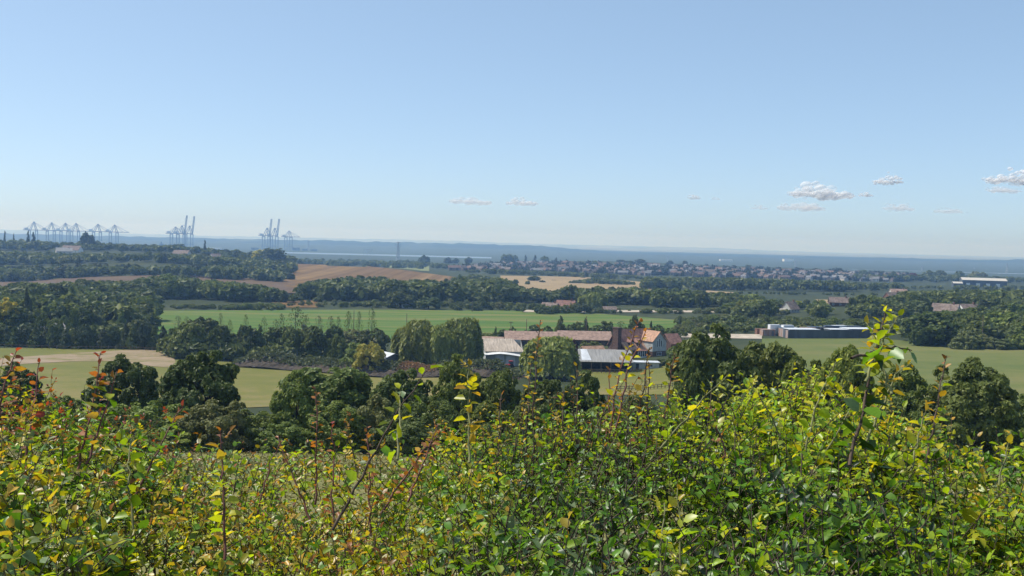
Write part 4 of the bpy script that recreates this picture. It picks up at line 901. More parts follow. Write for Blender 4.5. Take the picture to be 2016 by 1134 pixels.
def yard(kind, u, v, L, W, H, paint, label, rot=0.0):
    X = a.x + (b.x - a.x) * u - math.sin(rad) * v; Y = a.y + (b.y - a.y) * u + math.cos(rad) * v
    o = empty(kind, (X, Y, gz(X, Y) - .05), rad + rot, label, 'container' if 'cont' in kind else 'shed' if 'shed' in kind else 'lorry', None)
    if 'lorry' in kind:
        MB().box(-L / 2, L * .22, -W / 2, W / 2, .9, H).build('box_body', M[paint], o); MB().box(L * .25, L / 2, -W / 2, W / 2, .5, H * .8).build('cab', M['white_paint'], o)
        for sx in (-.32, .36):
            for sy in (-.4, .4): wheel(o, L * sx, W * sy, .5, .3)
    else:
        MB().box(-L / 2, L / 2, -W / 2, W / 2, 0, H).build('body', M[paint], o)
        MB().box(-L / 2 - .12, L / 2 + .12, -W / 2 - .12, W / 2 + .12, H, H + .12).build('roof', M['sheet' if 'shed' in kind else paint], o)
        MB().box(L * .2, L * .2 + 1.1, -W / 2 - .05, -W / 2 + .02, .05, 2).build('door', M['steel'], o)
yard('yard_shed', .20, 5, 13, 7, 3.6, 'slate_wall', 'flat pale-roofed shed behind the left part of the dark yard screen')
yard('yard_shed', .62, 6, 9, 6, 3.5, 'slate_wall', 'pale-roofed shed behind the middle of the dark yard screen')
yard('yard_shed', .86, 7, 12, 8, 3.6, 'slate_wall', 'wide pale-roofed shed behind the right end of the dark yard screen')
yard('lorry', .06, 16, 6.5, 2.4, 4.6, 'white_paint', 'white box lorry standing highest in the container yard, nearest the left end')
yard('lorry', .22, 17, 6.5, 2.4, 4.5, 'white_paint', 'white box lorry in the container yard, second from the left end')
for k, (u, v, pt, h) in enumerate([(-.06, 14, 'rust', 2.6), (-.02, 22, 'brick', 2.4), (.4, 15, 'rust', 3.6), (.5, 16, 'steel', 3.8), (.7, 17, 'steel', 4.2), (.8, 18, 'white_paint', 4.2), (.95, 17, 'steel', 3.9), (.58, 12, 'timber', 3.7)]):
    yard('container', u, v, 6.1, 2.4, h, pt, ['rusty container at the left end of the yard behind the leaning boards', 'reddish container at the far left of the container yard', 'rusty container behind the middle of the yard screen', 'grey container right of the rusty one in the yard middle',
         'grey container in the right half of the yard', 'white container in the right half of the yard', 'grey container at the right end of the yard', 'black container between the two pale yard sheds'][k], rnd.uniform(-.2, .2))

# --- fences, poles
def rail_fence(px0, px1, Y0, Y1, n, h, label, rails=2, yref=700, thick=.06):
    x0, y0, z0 = spot(px0, Y0, yref); x1, y1, z1 = spot(px1, Y1, yref); f = empty('rail_fence', (x0, y0, z0), 0, label, 'fence'); pp = []
    for k in range(n + 1):
        t = k / n; x = (x1 - x0) * t; y = (y1 - y0) * t; z = gz(x0 + x, y0 + y) - z0; pp.append((x, y, z))
        MB().box(x - thick, x + thick, y - thick, y + thick, z - .2, z + h).build('post', M['wood'], f)
    for r_ in range(rails):
        q = MB(); zz = h * (.9 - .42 * r_)
        for k in range(n): q.bar((pp[k][0], pp[k][1] - thick - .03, pp[k][2] + zz), (pp[k + 1][0], pp[k + 1][1] - thick - .03, pp[k + 1][2] + zz), thick * .7)
        q.build('rail', M['wood'], f)
rail_fence(1215, 1345, 268, 270, 18, 1.3, 'brown post-and-rail fence across the near side of the paddock', 2, 765, .08)
rail_fence(1140, 1262, 318, 322, 14, 1.3, 'rail fence in front of the dark timber barn', 2, 738, .08)
rail_fence(1335, 1372, 418, 424, 6, 2.0, 'dark rail fence beside the riding arena', 3, 668, .1)
rail_fence(970, 1096, 431, 433, 14, 1.2, 'field fence behind the stables along the bright crop field', 2, 650, .08)
rail_fence(-20, 330, 366, 366, 24, 1.3, 'post fence along the top edge of the dry pasture below the evergreens', 1, 686, .08)
def pole(px, Y, top, label, cross=True):
    x, y, zt = at_depth(px, top, Y); z = gz(x, y); o = empty('utility_pole', (x, y, z), 0, label, 'pole', None)
    v, f = tube(np.array([[0, 0, -.3], [0, 0, (zt - z) / 2], [0, 0, zt - z]]), [.17, .15, .12], 7)
    link(bpy.data.objects.new('shaft', np_mesh('shaft', v, [f], [M['wood']])), o)
    if cross: MB().box(-.9, .9, -.08, .08, zt - z - .5, zt - z - .3).build('crossarm', M['wood'], o)
pole(1006, 428, 633, 'wooden pole with crossarm behind the stable roof')
pole(1037, 432, 628, 'thin pole right of the crossarm pole behind the stable', False)
pole(697, 430, 611, 'thin pole at the left side of the bright crop field', False)
pole(801, 470, 617, 'thin pole standing in the crop field behind the willows', False)
pole(1155, 436, 622, 'grey pole behind the right-hand stable roof', False)
pole(930, 640, 592, 'thin pole on the far edge of the crop field', False)
pole(1936, 396, 620, 'pale pole rising from the right-hand thicket', False)
pole(120, 640, 562, 'left pole of a pair on the slope below the ploughed strip', False)
pole(126, 645, 564, 'right pole of a pair on the slope below the ploughed strip', False)

# --- weedy earth bank between the pasture and the farm
NB, NP = 130, 26
bk = []
ra = np.random.default_rng(4)
for i in range(NB):
    px = 462 + (1035 - 462) * i / (NB - 1); t = i / (NB - 1); Yc = 338 - 28 * t + 3 * math.sin(t * 9); xc = spot(px, Yc, 715)[0]
    env = min(1, t * 12, (1 - t) * 10); hgt = (3.3 + .7 * math.sin(t * 17) + .4 * math.sin(t * 43 + 1)) * env
    for j in range(NP):
        s = j / (NP - 1) * 2 - 1; y = Yc + s * 9; x = xc + s * 1.5
        prof = max(0, 1 - abs(s + .1) ** 2.2) * hgt * (1 + .10 * ra.normal())
        bk.append((x + ra.normal() * .1, y, gz(x, y) - .15 + prof))
structure('earth_bank', np_mesh('earth_bank', bk, [grid_faces(NB, NP)], [M['soil']]))
# weeds over the bank, the field corners and rough ground: nobody could count them
def weeds(name, pts, size, col, seed, up=.6):
    rng = np.random.default_rng(seed); P = np.array(pts); N = unit(rng.normal(size=P.shape) + np.array([0, 0, up])); S = size * rng.uniform(.5, 1.4, len(P))
    V, F = cards(P, N, S, rng); tint = np.repeat(np.clip(rng.normal(.5, .2, len(P)), 0, 1), 4)
    o = bpy.data.objects.new(name, np_mesh(name, V, [F], [M['foliage']], {'tint': ('FLOAT', tint)})); link(o); o['kind'] = 'stuff'; o.color = (*col, 1)
bkA = np.array(bk).reshape(NB, NP, 3); pts = []; pts2 = []
for k in range(24000):
    i = ra.integers(3, NB - 3); j = ra.integers(4, 19); q = bkA[i, j] + ra.normal(size=3) * np.array([.5, .3, .2])
    patch = math.sin(i * .21) + math.sin(i * .083 + j * .3)
    if ra.random() < (.7 if j < 7 else .25 if j < 10 else 0): continue
    (pts2 if (74 < i < 92 and j < 17) else pts).append(q + np.array([0, 0, .15 + .3 * ra.random()]))
weeds('bank_weeds', pts, .8, (.105, .125, .045), 31)
weeds('dry_weeds', pts2, .5, (.27, .16, .07), 32)

# seeding grass and daisies on the meadow slope
pts = []; dz = []
for k in range(26000):
    y = 24 + 89 * ra.random() ** .9; x = (ra.uniform(-.52, .52)) * (y + 4); pts.append((x, y, gz(x, y) + .06))
    if k % 7 == 0: y = 26 + 87 * ra.random(); x = ra.uniform(-.52, .52) * (y + 4); dz.append((x, y, gz(x, y) + .2))
weeds('meadow_grass', pts, .20, (.215, .20, .05), 33, .9)
pts = []
for k in range(16000):
    y = 8 + 18 * ra.random(); x = ra.uniform(-.52, .52) * (y + 3); pts.append((x, y, gz(x, y) + .04))
weeds('short_grass', pts, .085, (.20, .19, .05), 35, .8)
weeds('meadow_flowers', dz, .085, (.62, .56, .34), 34, 1.2)

# ------------------------------------------------------------------ the port far off: quay cranes, pylons, sheds
def crane(px, Y, top, label, raised=False, rz=R(48), s=1.0, group=None):
    x, y, zt = at_depth(px, top, Y); z = gz(x, y)
    o = empty('quay_crane', (x, y, z), rz, label, 'crane', group)
    gk = 66 * s; gx, gy = 16 * s, 11 * s; T = 1.5 * s; st = M['steel']
    apex = (zt - z) if not raised else gk + 38 * s
    for sx in (-1, 1):
        for sy in (-1, 1): MB().bar((sx * gx, sy * gy, 0), (sx * gx, sy * gy, gk), T).build('leg', st, o)
    q = MB()
    for sy in (-1, 1): q.bar((-gx, sy * gy, gk * .28), (gx, sy * gy, gk * .28), T * .9)
    q.build('portal_beam', st, o)
    q = MB()
    for sx in (-1, 1): q.bar((sx * gx, -gy, gk * .97), (sx * gx, gy, gk * .97), T)
    q.build('cross_beam', st, o)
    q = MB()
    for sy in (-.35, .35): q.bar((-gx - 26 * s, sy * gy, gk + 2), (gx + 1, sy * gy, gk + 2), T * 1.1)
    q.build('back_girder', st, o)
    MB().box(-gx - 24 * s, -gx - 6 * s, -5 * s, 5 * s, gk + 4, gk + 12 * s).build('machinery_house', M['sheet'], o)
    q = MB()
    for sy in (-1, 1):
        q.bar((gx, sy * gy * .8, gk), (gx * .25, sy * gy * .4, apex), T * .8); q.bar((-gx * .9, sy * gy * .8, gk), (gx * .25, sy * gy * .4, apex), T * .7)
    q.bar((gx * .25, -gy * .4, apex), (gx * .25, gy * .4, apex), T * 1.2)
    q.build('apex_frame', st, o)
    if raised:
        Lb = (zt - z - gk) / math.sin(R(83)); bx = gx + 2 + Lb * math.cos(R(83)); q = MB()
        for sy in (-.4, .4): q.bar((gx + 2, sy * gy, gk + 1), (bx, sy * gy, zt - z), T * .9)
        for f in (.12, .4, .7, .98): q.bar((gx + 2 + (bx - gx - 2) * f, -.4 * gy, gk + 1 + (zt - z - gk) * f), (gx + 2 + (bx - gx - 2) * f, .4 * gy, gk + 1 + (zt - z - gk) * f), T * .9)
        q.build('raised_boom', st, o)
        MB().bar((gx * .25, 0, apex), (gx + 3, 0, gk + 40 * s), .6 * s).build('stay', st, o)
    else:
        q = MB()
        for sy in (-.35, .35): q.bar((gx + 1, sy * gy, gk + 2), (gx + 56 * s, sy * gy, gk + 2), T * .95)
        for f in (0, .5, 1): q.bar((gx + 4 + 51 * s * f, -.35 * gy, gk + 2), (gx + 4 + 51 * s * f, .35 * gy, gk + 2), T * .9)
        q.build('boom', st, o)
        for f in (.5, .95): MB().bar((gx * .25, 0, apex), (gx + 56 * s * f, 0, gk + 3), .55 * s).build('stay', st, o)
        MB().bar((gx * .25, 0, apex), (-gx - 20 * s, 0, gk + 4), .55 * s).build('stay', st, o)
for i, (px, top) in enumerate([(65, 437), (100, 438.5), (127, 439.5), (148, 440), (191, 441.5), (224, 443)]):
    crane(px, 4800, top, ['first, leftmost', 'second', 'third', 'fourth', 'fifth', 'sixth, rightmost'][i] + ' of the six quay cranes with lowered booms in a row')
crane(344, 4800, 447, 'low-boomed quay crane left of the two raised ones in the three-crane group')
crane(357, 4900, 424, 'quay crane with raised boom next to the low-boomed one, first raised boom of the skyline', True)
crane(372, 5000, 425.5, 'quay crane with raised boom at the right end of the three-crane group', True)
crane(525, 5100, 431, 'quay crane with raised boom, left of the pair near the river', True)
crane(540, 5150, 431, 'quay crane with raised boom, right of the pair near the river', True)
crane(568, 5300, 455, 'last quay crane with lowered boom, standing alone nearest the river', s=.95)

def pylon(px, Y, top, label, group=None, hmin=30):
    x, y, zt = at_depth(px, top, Y); z = gz(x, y); H = max(hmin, zt - z); o = empty('pylon', (x, y, zt - H), R(20), label, 'pylon', group)
    q = MB(); w0, w1 = H * .085, H * .016; t = .28 * H / 45
    lv = [0, .2, .38, .54, .68, .8, .9, 1]
    for sx in (-1, 1):
        for sy in (-1, 1): q.bar((sx * w0, sy * w0, 0), (sx * w1, sy * w1, H), t * 1.5)
    for k in range(len(lv) - 1):
        wa = w0 + (w1 - w0) * lv[k]; wb = w0 + (w1 - w0) * lv[k + 1]
        for sy in (-1, 1):
            q.bar((-wa, sy * wa, H * lv[k]), (wb, sy * wb, H * lv[k + 1]), t); q.bar((wa, sy * wa, H * lv[k]), (-wb, sy * wb, H * lv[k + 1]), t)
            q.bar((sy * wa, -wa, H * lv[k]), (sy * wb, wb, H * lv[k + 1]), t)
    q.build('tower', M['lattice'], o)
    for f, wd in ((.72, .15), (.84, .19), (.95, .12)):
        MB().bar((-H * wd, 0, H * f), (H * wd, 0, H * f), t * 1.4).bar((-H * wd, 0, H * f), (0, 0, H * (f + .045)), t).bar((H * wd, 0, H * f), (0, 0, H * (f + .045)), t).build('crossarm', M['lattice'], o)
pylon(784, 3300, 476, 'tall dark lattice pylon rising above the fields beyond the ploughed hill')
pylon(607, 5200, 474, 'lattice pylon right of the last quay crane by the river')
pylon(1315, 4200, 504, 'faint pylon above the middle of the far town')
pylon(1566, 4200, 512, 'faint pylon beyond the right half of the far town')
pylon(1815, 4000, 523, 'faint pylon in front of the estuary, left of the thin pair')
pylon(1783, 4700, 529, 'smallest faint pylon at the left end of the estuary water')
pylon(1918, 4700, 527, 'thin faint pylon left of the rightmost one')
pylon(1942, 4700, 529, 'thin faint pylon close to the rightmost one')
pylon(1983, 3900, 518, 'tallest faint pylon at the right end of the estuary water')
# jetty gantry on the river
X, Y, Z = at_depth(725, 500, 4400); gy_ = empty('jetty_gantry', (X, Y, 2.5), R(8), 'dark portal gantry standing on the river left of the tall pylon', 'gantry')
for sx in (-19, -4, 8, 19): MB().bar((sx, 0, 0), (sx, 0, 21), .9).build('leg', M['lattice'], gy_)
MB().bar((-20, 0, 21), (20, 0, 21), 1.1).bar((-4, 0, 21), (2, 0, 26), .7).bar((8, 0, 21), (2, 0, 26), .7).build('beam', M['lattice'], gy_)
def block(name, px, Y, L, H, dpt, wallm, label, roofm=None, chimney=0):
    X, Y, Z = spot(px, Y, 490); o = empty(name, (X, Y, Z - .3), R(rnd.uniform(-12, 12)), label, 'building')
    MB().box(-L / 2, L / 2, -dpt / 2, dpt / 2, 0, H).build('wall', M[wallm], o)
    MB().box(-L / 2 - .4, L / 2 + .4, -dpt / 2 - .4, dpt / 2 + .4, H, H + .8).build('roof', M[roofm or wallm], o)
    if chimney: MB().box(-L * .2, -L * .2 + 4, -2, 2, H + .8, H + .8 + chimney).build('stack', M[wallm], o)
block('port_shed', 228, 4700, 38, 14, 30, 'sheet', 'pale port shed under the sixth lowered crane', 'sheet')
block('port_shed', 203, 4600, 14, 26, 14, 'cream', 'pale square tower under the fifth lowered crane', 'sheet')
block('port_shed', 318, 4500, 14, 24, 14, 'slate_wall', 'dark tower block left of the three-crane group', None, 8)
block('port_shed', 278, 4500, 52, 8, 22, 'sheet', 'low long port shed between the two crane rows', 'white')
block('port_shed', 300, 4550, 20, 13, 16, 'slate_wall', 'grey works building beside the dark tower block')
block('port_shed', 418, 4600, 70, 9, 40, 'sheet', 'white-roofed port shed behind the lone poplar', 'white')
block('port_shed', 438, 4300, 30, 7, 20, 'slate_wall', 'low grey port shed right of the lone poplar')
block('port_shed', 502, 5000, 34, 10, 20, 'slate_wall', 'grey shed at the foot of the raised crane pair')
block('port_shed', 583, 5100, 34, 14, 20, 'slate_wall', 'grey quayside block right of the last crane')
block('port_shed', 600, 5100, 26, 10, 20, 'slate_wall', 'lower grey quayside block left of the river pylon')
block('port_shed', 618, 5100, 30, 8, 20, 'slate_wall', 'lowest grey quayside block right of the river pylon')
block('port_shed', 1430, 5200, 60, 7, 30, 'white', 'pale long roof shining on the far shore behind the town', 'white')
block('port_shed', 1552, 5600, 50, 12, 30, 'white', 'bright white works on the far shore, brightest building beyond the town', 'white')

# ------------------------------------------------------------------ the far town
HP = []
for nm, c in dict(town_red=(.155, .105, .085), town_brown=(.15, .12, .105), town_grey=(.17, .17, .175), town_wall=(.20, .165, .145), town_pale=(.40, .385, .36)).items(): M[nm] = mat(nm, c, .85, .12, .3)
for wm, rm in [('town_wall', 'town_red'), ('town_wall', 'town_brown'), ('town_wall', 'town_brown'), ('town_pale', 'town_grey'), ('town_wall', 'town_red'), ('town_wall', 'town_grey')]:
    q = MB().gable_walls(-5, 5, -4, 4, 0, 5, 8.4); nw = len(q.f); q.gable_roof(-5, 5, -4, 4, 5, 8.4, .2, .4); nr = len(q.f) - nw; q.box(2.6, 3.5, -.4, .4, 7.8, 9.4)
    q.box(-3.5, -2.2, -4.06, -4.0, 1, 2.3).box(1.8, 3.2, -4.06, -4.0, 1, 2.3).box(-3.5, -2.2, -4.06, -4.0, 3.3, 4.5).box(1.8, 3.2, -4.06, -4.0, 3.3, 4.5)
    me = q.mesh('house', [M[wm], M[rm], M['glass']])
    for i, pl in enumerate(me.polygons): pl.material_index = 0 if i < nw else 1 if i < nw + nr else 0 if i < nw + nr + 6 else 2
    HP.append((me, {'town_red': 'red', 'town_brown': 'brown', 'town_grey': 'grey'}[rm], {'town_wall': 'brick', 'town_pale': 'pale'}[wm]))
def town_spot(rng):
    while True:
        px = rng.uniform(870, 1790); Y = rng.uniform(1780, 2750)
        x = at_depth(px, 520, Y)[0]; z = gz(x, Y); py = project(x, Y, z + 8)[1]
        lo = np.interp(px, [870, 960, 1060, 1200, 1400, 1600, 1790], [524, 516, 512, 515, 522, 530, 536]); hi = np.interp(px, [870, 960, 1060, 1200, 1400, 1600, 1790], [534, 533, 534, 537, 543, 549, 556])
        if lo < py < hi: return px, x, Y, z
def project(x, y, z):
    d = Vector((x, y, z)) - Vector(CAM); f = d.dot(_F); return 1008 + FPX * d.dot(_RT) / f, 567 - FPX * d.dot(_UP) / f
rt = np.random.default_rng(21); far = []
spots = sorted((town_spot(rt) for _ in range(620)), key=lambda q: q[2])
for i, (px, x, Y, z) in enumerate(spots):
    me, rc, wc = HP[rt.integers(len(HP))]; rz = rt.normal() * .5 + (0 if rt.random() < .6 else 1.57); s = rt.uniform(.75, 1.1); sx = rt.choice([1, 1, 1.9])
    if i < 285:
        o = bpy.data.objects.new('house', me); o.location = (x, Y, z - .3); o.rotation_euler = (0, 0, rz); o.scale = (s * sx, s, s); link(o)
        part = 'left end' if px < 1060 else 'middle' if px < 1350 else 'right part'
        tag(o, f'{rc}-roofed {wc} house in the {part} of the far town', 'house', f'houses in the {part} of the far town')
    else: far.append((me, x, Y, z, rz, s, sx))
q = [MB(), MB(), MB()]
for me, x, Y, z, rz, s, sx in far:
    c, s_ = math.cos(rz), math.sin(rz)
    k = 0 if me in (HP[0][0], HP[4][0]) else 1 if me in (HP[1][0], HP[2][0]) else 2
    b = MB().gable_walls(-5 * sx, 5 * sx, -4, 4, 0, 5, 8.4).gable_roof(-5 * sx, 5 * sx, -4, 4, 5, 8.4, .2, .4)
    q[k].add([(x + s * (v[0] * c - v[1] * s_), Y + s * (v[0] * s_ + v[1] * c), z - .3 + s * v[2]) for v in b.v], b.f)
vv, ff, mi = [], [], []
for k in range(3):
    off = len(vv); vv += q[k].v
    for i, f in enumerate(q[k].f): ff.append(tuple(off + j for j in f)); mi.append(0 if (i % 16) < 4 else k + 1)
me = bpy.data.meshes.new('far_town'); me.from_pydata(vv, [], ff)
for k in ('town_wall', 'town_red', 'town_brown', 'town_grey'): me.materials.append(M[k])
me.polygons.foreach_set('material_index', mi)
o = bpy.data.objects.new('far_town', me); link(o); o['kind'] = 'stuff'
rg = np.random.default_rng(77); tp = []
base = crown_mesh('c', 'bush', 90, .34, 321)
aa = np.empty(len(base.vertices) * 3, np.float32); base.vertices.foreach_get('co', aa); aa = aa.reshape(-1, 3); V = []; F = []; T = []
i4 = np.arange(90) * 4; F0 = np.concatenate([np.stack([i4, i4 + 1, i4 + 2], 1), np.stack([i4, i4 + 2, i4 + 3], 1)])
for k in range(1150):
    px, x, Y, z = town_spot(rg); H = rg.uniform(4, 11); W = H * rg.uniform(.8, 1.4)
    V.append(aa * np.array([W, W, H]) + np.array([x, Y, z])); F.append(F0 + 360 * k); T.append(np.full(360, np.clip(rg.normal(.5, .2), 0, 1)))
o = bpy.data.objects.new('town_greenery', np_mesh('town_greenery', np.concatenate(V), [np.concatenate(F)], [M['foliage']], {'tint': ('FLOAT', np.concatenate(T))})); link(o); o['kind'] = 'stuff'; o.color = (.045, .062, .032, 1)

# ------------------------------------------------------------------ fair-weather clouds, 26-34 km off
mt = bpy.data.materials.new('cloud'); mt.use_nodes = True; n = mt.node_tree; n.nodes.clear()
df = n.nodes.new('ShaderNodeBsdfDiffuse'); df.inputs['Color'].default_value = (.97, .97, .97, 1)
tl = n.nodes.new('ShaderNodeBsdfTranslucent'); tl.inputs['Color'].default_value = (.97, .97, .97, 1)
m0 = n.nodes.new('ShaderNodeMixShader'); m0.inputs[0].default_value = .6; n.links.new(df.outputs[0], m0.inputs[1]); n.links.new(tl.outputs[0], m0.inputs[2])
tp_ = n.nodes.new('ShaderNodeBsdfTransparent'); at = n.nodes.new('ShaderNodeAttribute'); at.attribute_name = 'cover'
m1 = n.nodes.new('ShaderNodeMixShader'); n.links.new(at.outputs['Fac'], m1.inputs[0]); n.links.new(tp_.outputs[0], m1.inputs[1]); n.links.new(m0.outputs[0], m1.inputs[2])
on = n.nodes.new('ShaderNodeOutputMaterial'); n.links.new(m1.outputs[0], on.inputs['Surface'])
M['cloud'] = mt
def ico(sub=2):
    import bmesh
    b = bmesh.new(); bmesh.ops.create_icosphere(b, subdivisions=sub, radius=1); V = np.array([v.co[:] for v in b.verts]); F = np.array([[v.index for v in f.verts] for f in b.faces]); b.free(); return V, F
IV, IF = ico(2)
def cloud(px, py, w, h, dens, label, seed, lumps=None):
    rng = np.random.default_rng(seed); D = 26000 + rng.uniform(0, 3000); x, y, z = at_depth(px, py, D); s = D / FPX; V, F, A = [], [], []
    n_ = 84; lumps = lumps or [(-.25, 1.0), (.1, .8), (.4, .55)]
    for k in range(n_):
        lx, lh = lumps[rng.integers(len(lumps))]; ux = float(np.clip(lx + rng.normal() * .15, -.55, .55)); e = max(0, 1 - (ux / .62) ** 2)
        uz = -.5 + rng.uniform(0, 1) ** 1.3 * lh * (.35 + .65 * e); r = w * s * rng.uniform(.025, .095) * (.45 + .55 * e)
        if k < 26: ux = -.5 + k / 25; uz = -.3; r = w * s * .05
        c = np.array([x + ux * w * s, y + (rng.normal() * .15 if k >= 26 else 0) * w * s, z + uz * h * s])
        V.append(c + IV * r * np.array([1.25, 1.25, .8]) * (1 + .10 * rng.normal(size=(len(IV), 1)))); F.append(IF + k * len(IV)); A.append(np.full(len(IV), dens * 1.9 * rng.uniform(.4, 1.4)))
    o = bpy.data.objects.new('cloud', np_mesh('cloud', np.concatenate(V), [np.concatenate(F)], [M['cloud']], {'cover': ('FLOAT', np.concatenate(A))}, smooth=True)); link(o); tag(o, label, 'cloud')
for i, (px, py, w, h, dn, lab) in enumerate([
    (1614, 375, 116, 26, .16, 'long white cloud with a humped left end, widest in the sky'), (1704, 382, 26, 9, .12, 'small white puff just right of the widest cloud'), (1748, 351, 56, 24, .16, 'white cloud slanting up to the right, between the widest cloud and the edge'),
    (1990, 346, 88, 30, .17, 'bright white cloud cut by the right edge of the picture'), (1975, 373, 56, 10, .07, 'thin pale cloud streak under the bright cloud at the edge'), (1576, 405, 84, 15, .07, 'faint flat cloud below the widest cloud'),
    (1768, 407, 60, 13, .06, 'faint cloud below the slanting cloud'), (1866, 413, 50, 11, .04, 'faintest cloud low between the slanting cloud and the edge'), (925, 394, 72, 12, .09, 'left of two pale low clouds in the middle of the sky'), (1027, 396, 56, 13, .10, 'right of two pale low clouds in the middle of the sky'),
    (1366, 387, 26, 9, .08, 'tiny cloud puff, larger one of a pair left of the widest cloud'), (1409, 390, 16, 6, .05, 'tiniest cloud puff left of the widest cloud'), (1495, 407, 32, 9, .035, 'very faint puff left of the faint flat cloud')]):
    cloud(px, py, w, h, dn, lab, 40 + i, [(-.22, 1.0), (0, .75), (.25, .6), (.42, .4)] if i == 0 else [(.28, 1.0), (0, .6), (-.25, .5)] if i in (2, 3) else None)

# ------------------------------------------------------------------ the hedge in front of the camera
mt, n, p = newmat('hedge_leaf')
at = n.nodes.new('ShaderNodeAttribute'); at.attribute_name = 'leaf'
p.inputs['Roughness'].default_value = .38; p.inputs['Specular IOR Level'].default_value = .5
tc = n.nodes.new('ShaderNodeTexCoord'); nz = n.nodes.new('ShaderNodeTexNoise'); nz.inputs['Scale'].default_value = 140
n.links.new(tc.outputs['Object'], nz.inputs['Vector'])
hs = n.nodes.new('ShaderNodeHueSaturation'); mm = n.nodes.new('ShaderNodeMath'); mm.operation = 'MULTIPLY_ADD'; mm.inputs[1].default_value = .8; mm.inputs[2].default_value = .85
n.links.new(nz.outputs[0], mm.inputs[0]); n.links.new(mm.outputs[0], hs.inputs['Value']); n.links.new(at.outputs['Color'], hs.inputs['Color'])
n.links.new(hs.outputs[0], p.inputs['Base Color'])
tr = n.nodes.new('ShaderNodeBsdfTranslucent'); br = n.nodes.new('ShaderNodeMix'); br.data_type = 'RGBA'; br.blend_type = 'MULTIPLY'; br.inputs[0].default_value = 1; br.inputs[7].default_value = (1.6, 1.5, .5, 1)
n.links.new(hs.outputs[0], br.inputs[6]); n.links.new(br.outputs[2], tr.inputs['Color'])
mx = n.nodes.new('ShaderNodeMixShader'); mx.inputs[0].default_value = .42
n.links.new(p.outputs[0], mx.inputs[1]); n.links.new(tr.outputs[0], mx.inputs[2]); n.links.new(mx.outputs[0], n.nodes['Material Output'].inputs['Surface'])
M['leaf'] = mt
M['twig'] = mat('twig', (.085, .058, .042), .8, .3, 40)
M['young_twig'] = mat('young_twig', (.17, .17, .06), .6, .2, 30)
M['red_twig'] = mat('red_twig', (.15, .06, .045), .6, .2, 30)

LEAF_T = np.array([[0, 0, 0], [.27, .29, .05], [.27, 0, 0], [.27, -.29, .05], [.66, .25, .01], [.66, 0, -.05], [.66, -.25, .01], [1, 0, -.14]], float)
LEAF_F = [np.array([[0, 2, 1], [0, 3, 2], [4, 5, 7], [5, 6, 7]]), np.array([[1, 2, 5, 4], [2, 3, 6, 5]])]

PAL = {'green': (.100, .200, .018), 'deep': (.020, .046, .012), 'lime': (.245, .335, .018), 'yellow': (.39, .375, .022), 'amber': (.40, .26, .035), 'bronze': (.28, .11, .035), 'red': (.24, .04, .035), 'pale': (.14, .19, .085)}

class Leaves:
    def __init__(self): self.P = []; self.D = []; self.N = []; self.S = []; self.C = []; self.W = []
    def add(self, p, d, n_, s, c, w_=1.0): self.P.append(p); self.D.append(d); self.N.append(n_); self.S.append(s); self.C.append(c); self.W.append(w_)
    def mesh(self, name):
        P = np.array(self.P); D = unit(np.array(self.D)); N = np.array(self.N); N = unit(N - (N * D).sum(1, keepdims=True) * D); B = np.cross(N, D)
        S = np.array(self.S)[:, None, None]; Wd = np.array(self.W)[:, None, None]; t = LEAF_T[None]
        r_ = np.random.default_rng(len(P)); fold = r_.uniform(.2, 2.6, (len(P), 1, 1)); droop = r_.uniform(-.6, 2.2, (len(P), 1, 1))
        V = P[:, None] + S * (t[..., 0:1] * D[:, None] + Wd * t[..., 1:2] * B[:, None] + (np.abs(t[..., 1:2]) * .35 * fold - .16 * droop * t[..., 0:1] ** 2) * N[:, None])
        off = (np.arange(len(P)) * 8)[:, None, None]
        F = [(f[None] + off).reshape(-1, f.shape[1]) for f in LEAF_F]
        C = np.concatenate([np.repeat(np.array(self.C), 8, 0), np.ones((len(P) * 8, 1))], 1)
        return np_mesh(name, V.reshape(-1, 3), F, [M['leaf']], {'leaf': ('FLOAT_COLOR', C)}, smooth=True)

hg = np.random.default_rng(2024)
def leafcol(k, spread=.22):
    c = np.array(PAL[k]); return np.clip(c * (1 + hg.normal() * spread) * np.array([1 + hg.normal() * .08, 1, 1]), .004, .6)
def mixcol(a, b, f): return leafcol(a) * (1 - f) + leafcol(b) * f

# height of the hedge top seen against the land behind, column by column
HTX = np.array([-200, 0, 100, 200, 280, 360, 450, 560, 700, 800, 880, 960, 1060, 1200, 1330, 1420, 1500, 1600, 1700, 1800, 1880, 1950, 2016, 2250], float)
HTY = np.array([800, 805, 825, 850, 885, 918, 935, 942, 944, 925, 880, 850, 835, 830, 830, 830, 812, 800, 810, 845, 890, 925, 930, 930], float)
RIM = 3.7
def hedge_top(x, y):
    px = 1008 + FPX * x / y; e = 472 + .025 * (px - 1008)
    z = CAM[2] - RIM * (np.interp(px, HTX, HTY) - e) / FPX
    lump = .055 * math.sin(x * 5.1 + y * 2.2) * math.sin(y * 4.3 + 1 + x) + .04 * math.sin(x * 11 + 2) * math.sin(y * 9 + x * 3)
    front = -.35 * max(0, (1.75 - y) / .5) ** 1.3
    return z + lump + front - .05 * max(0, y - RIM)

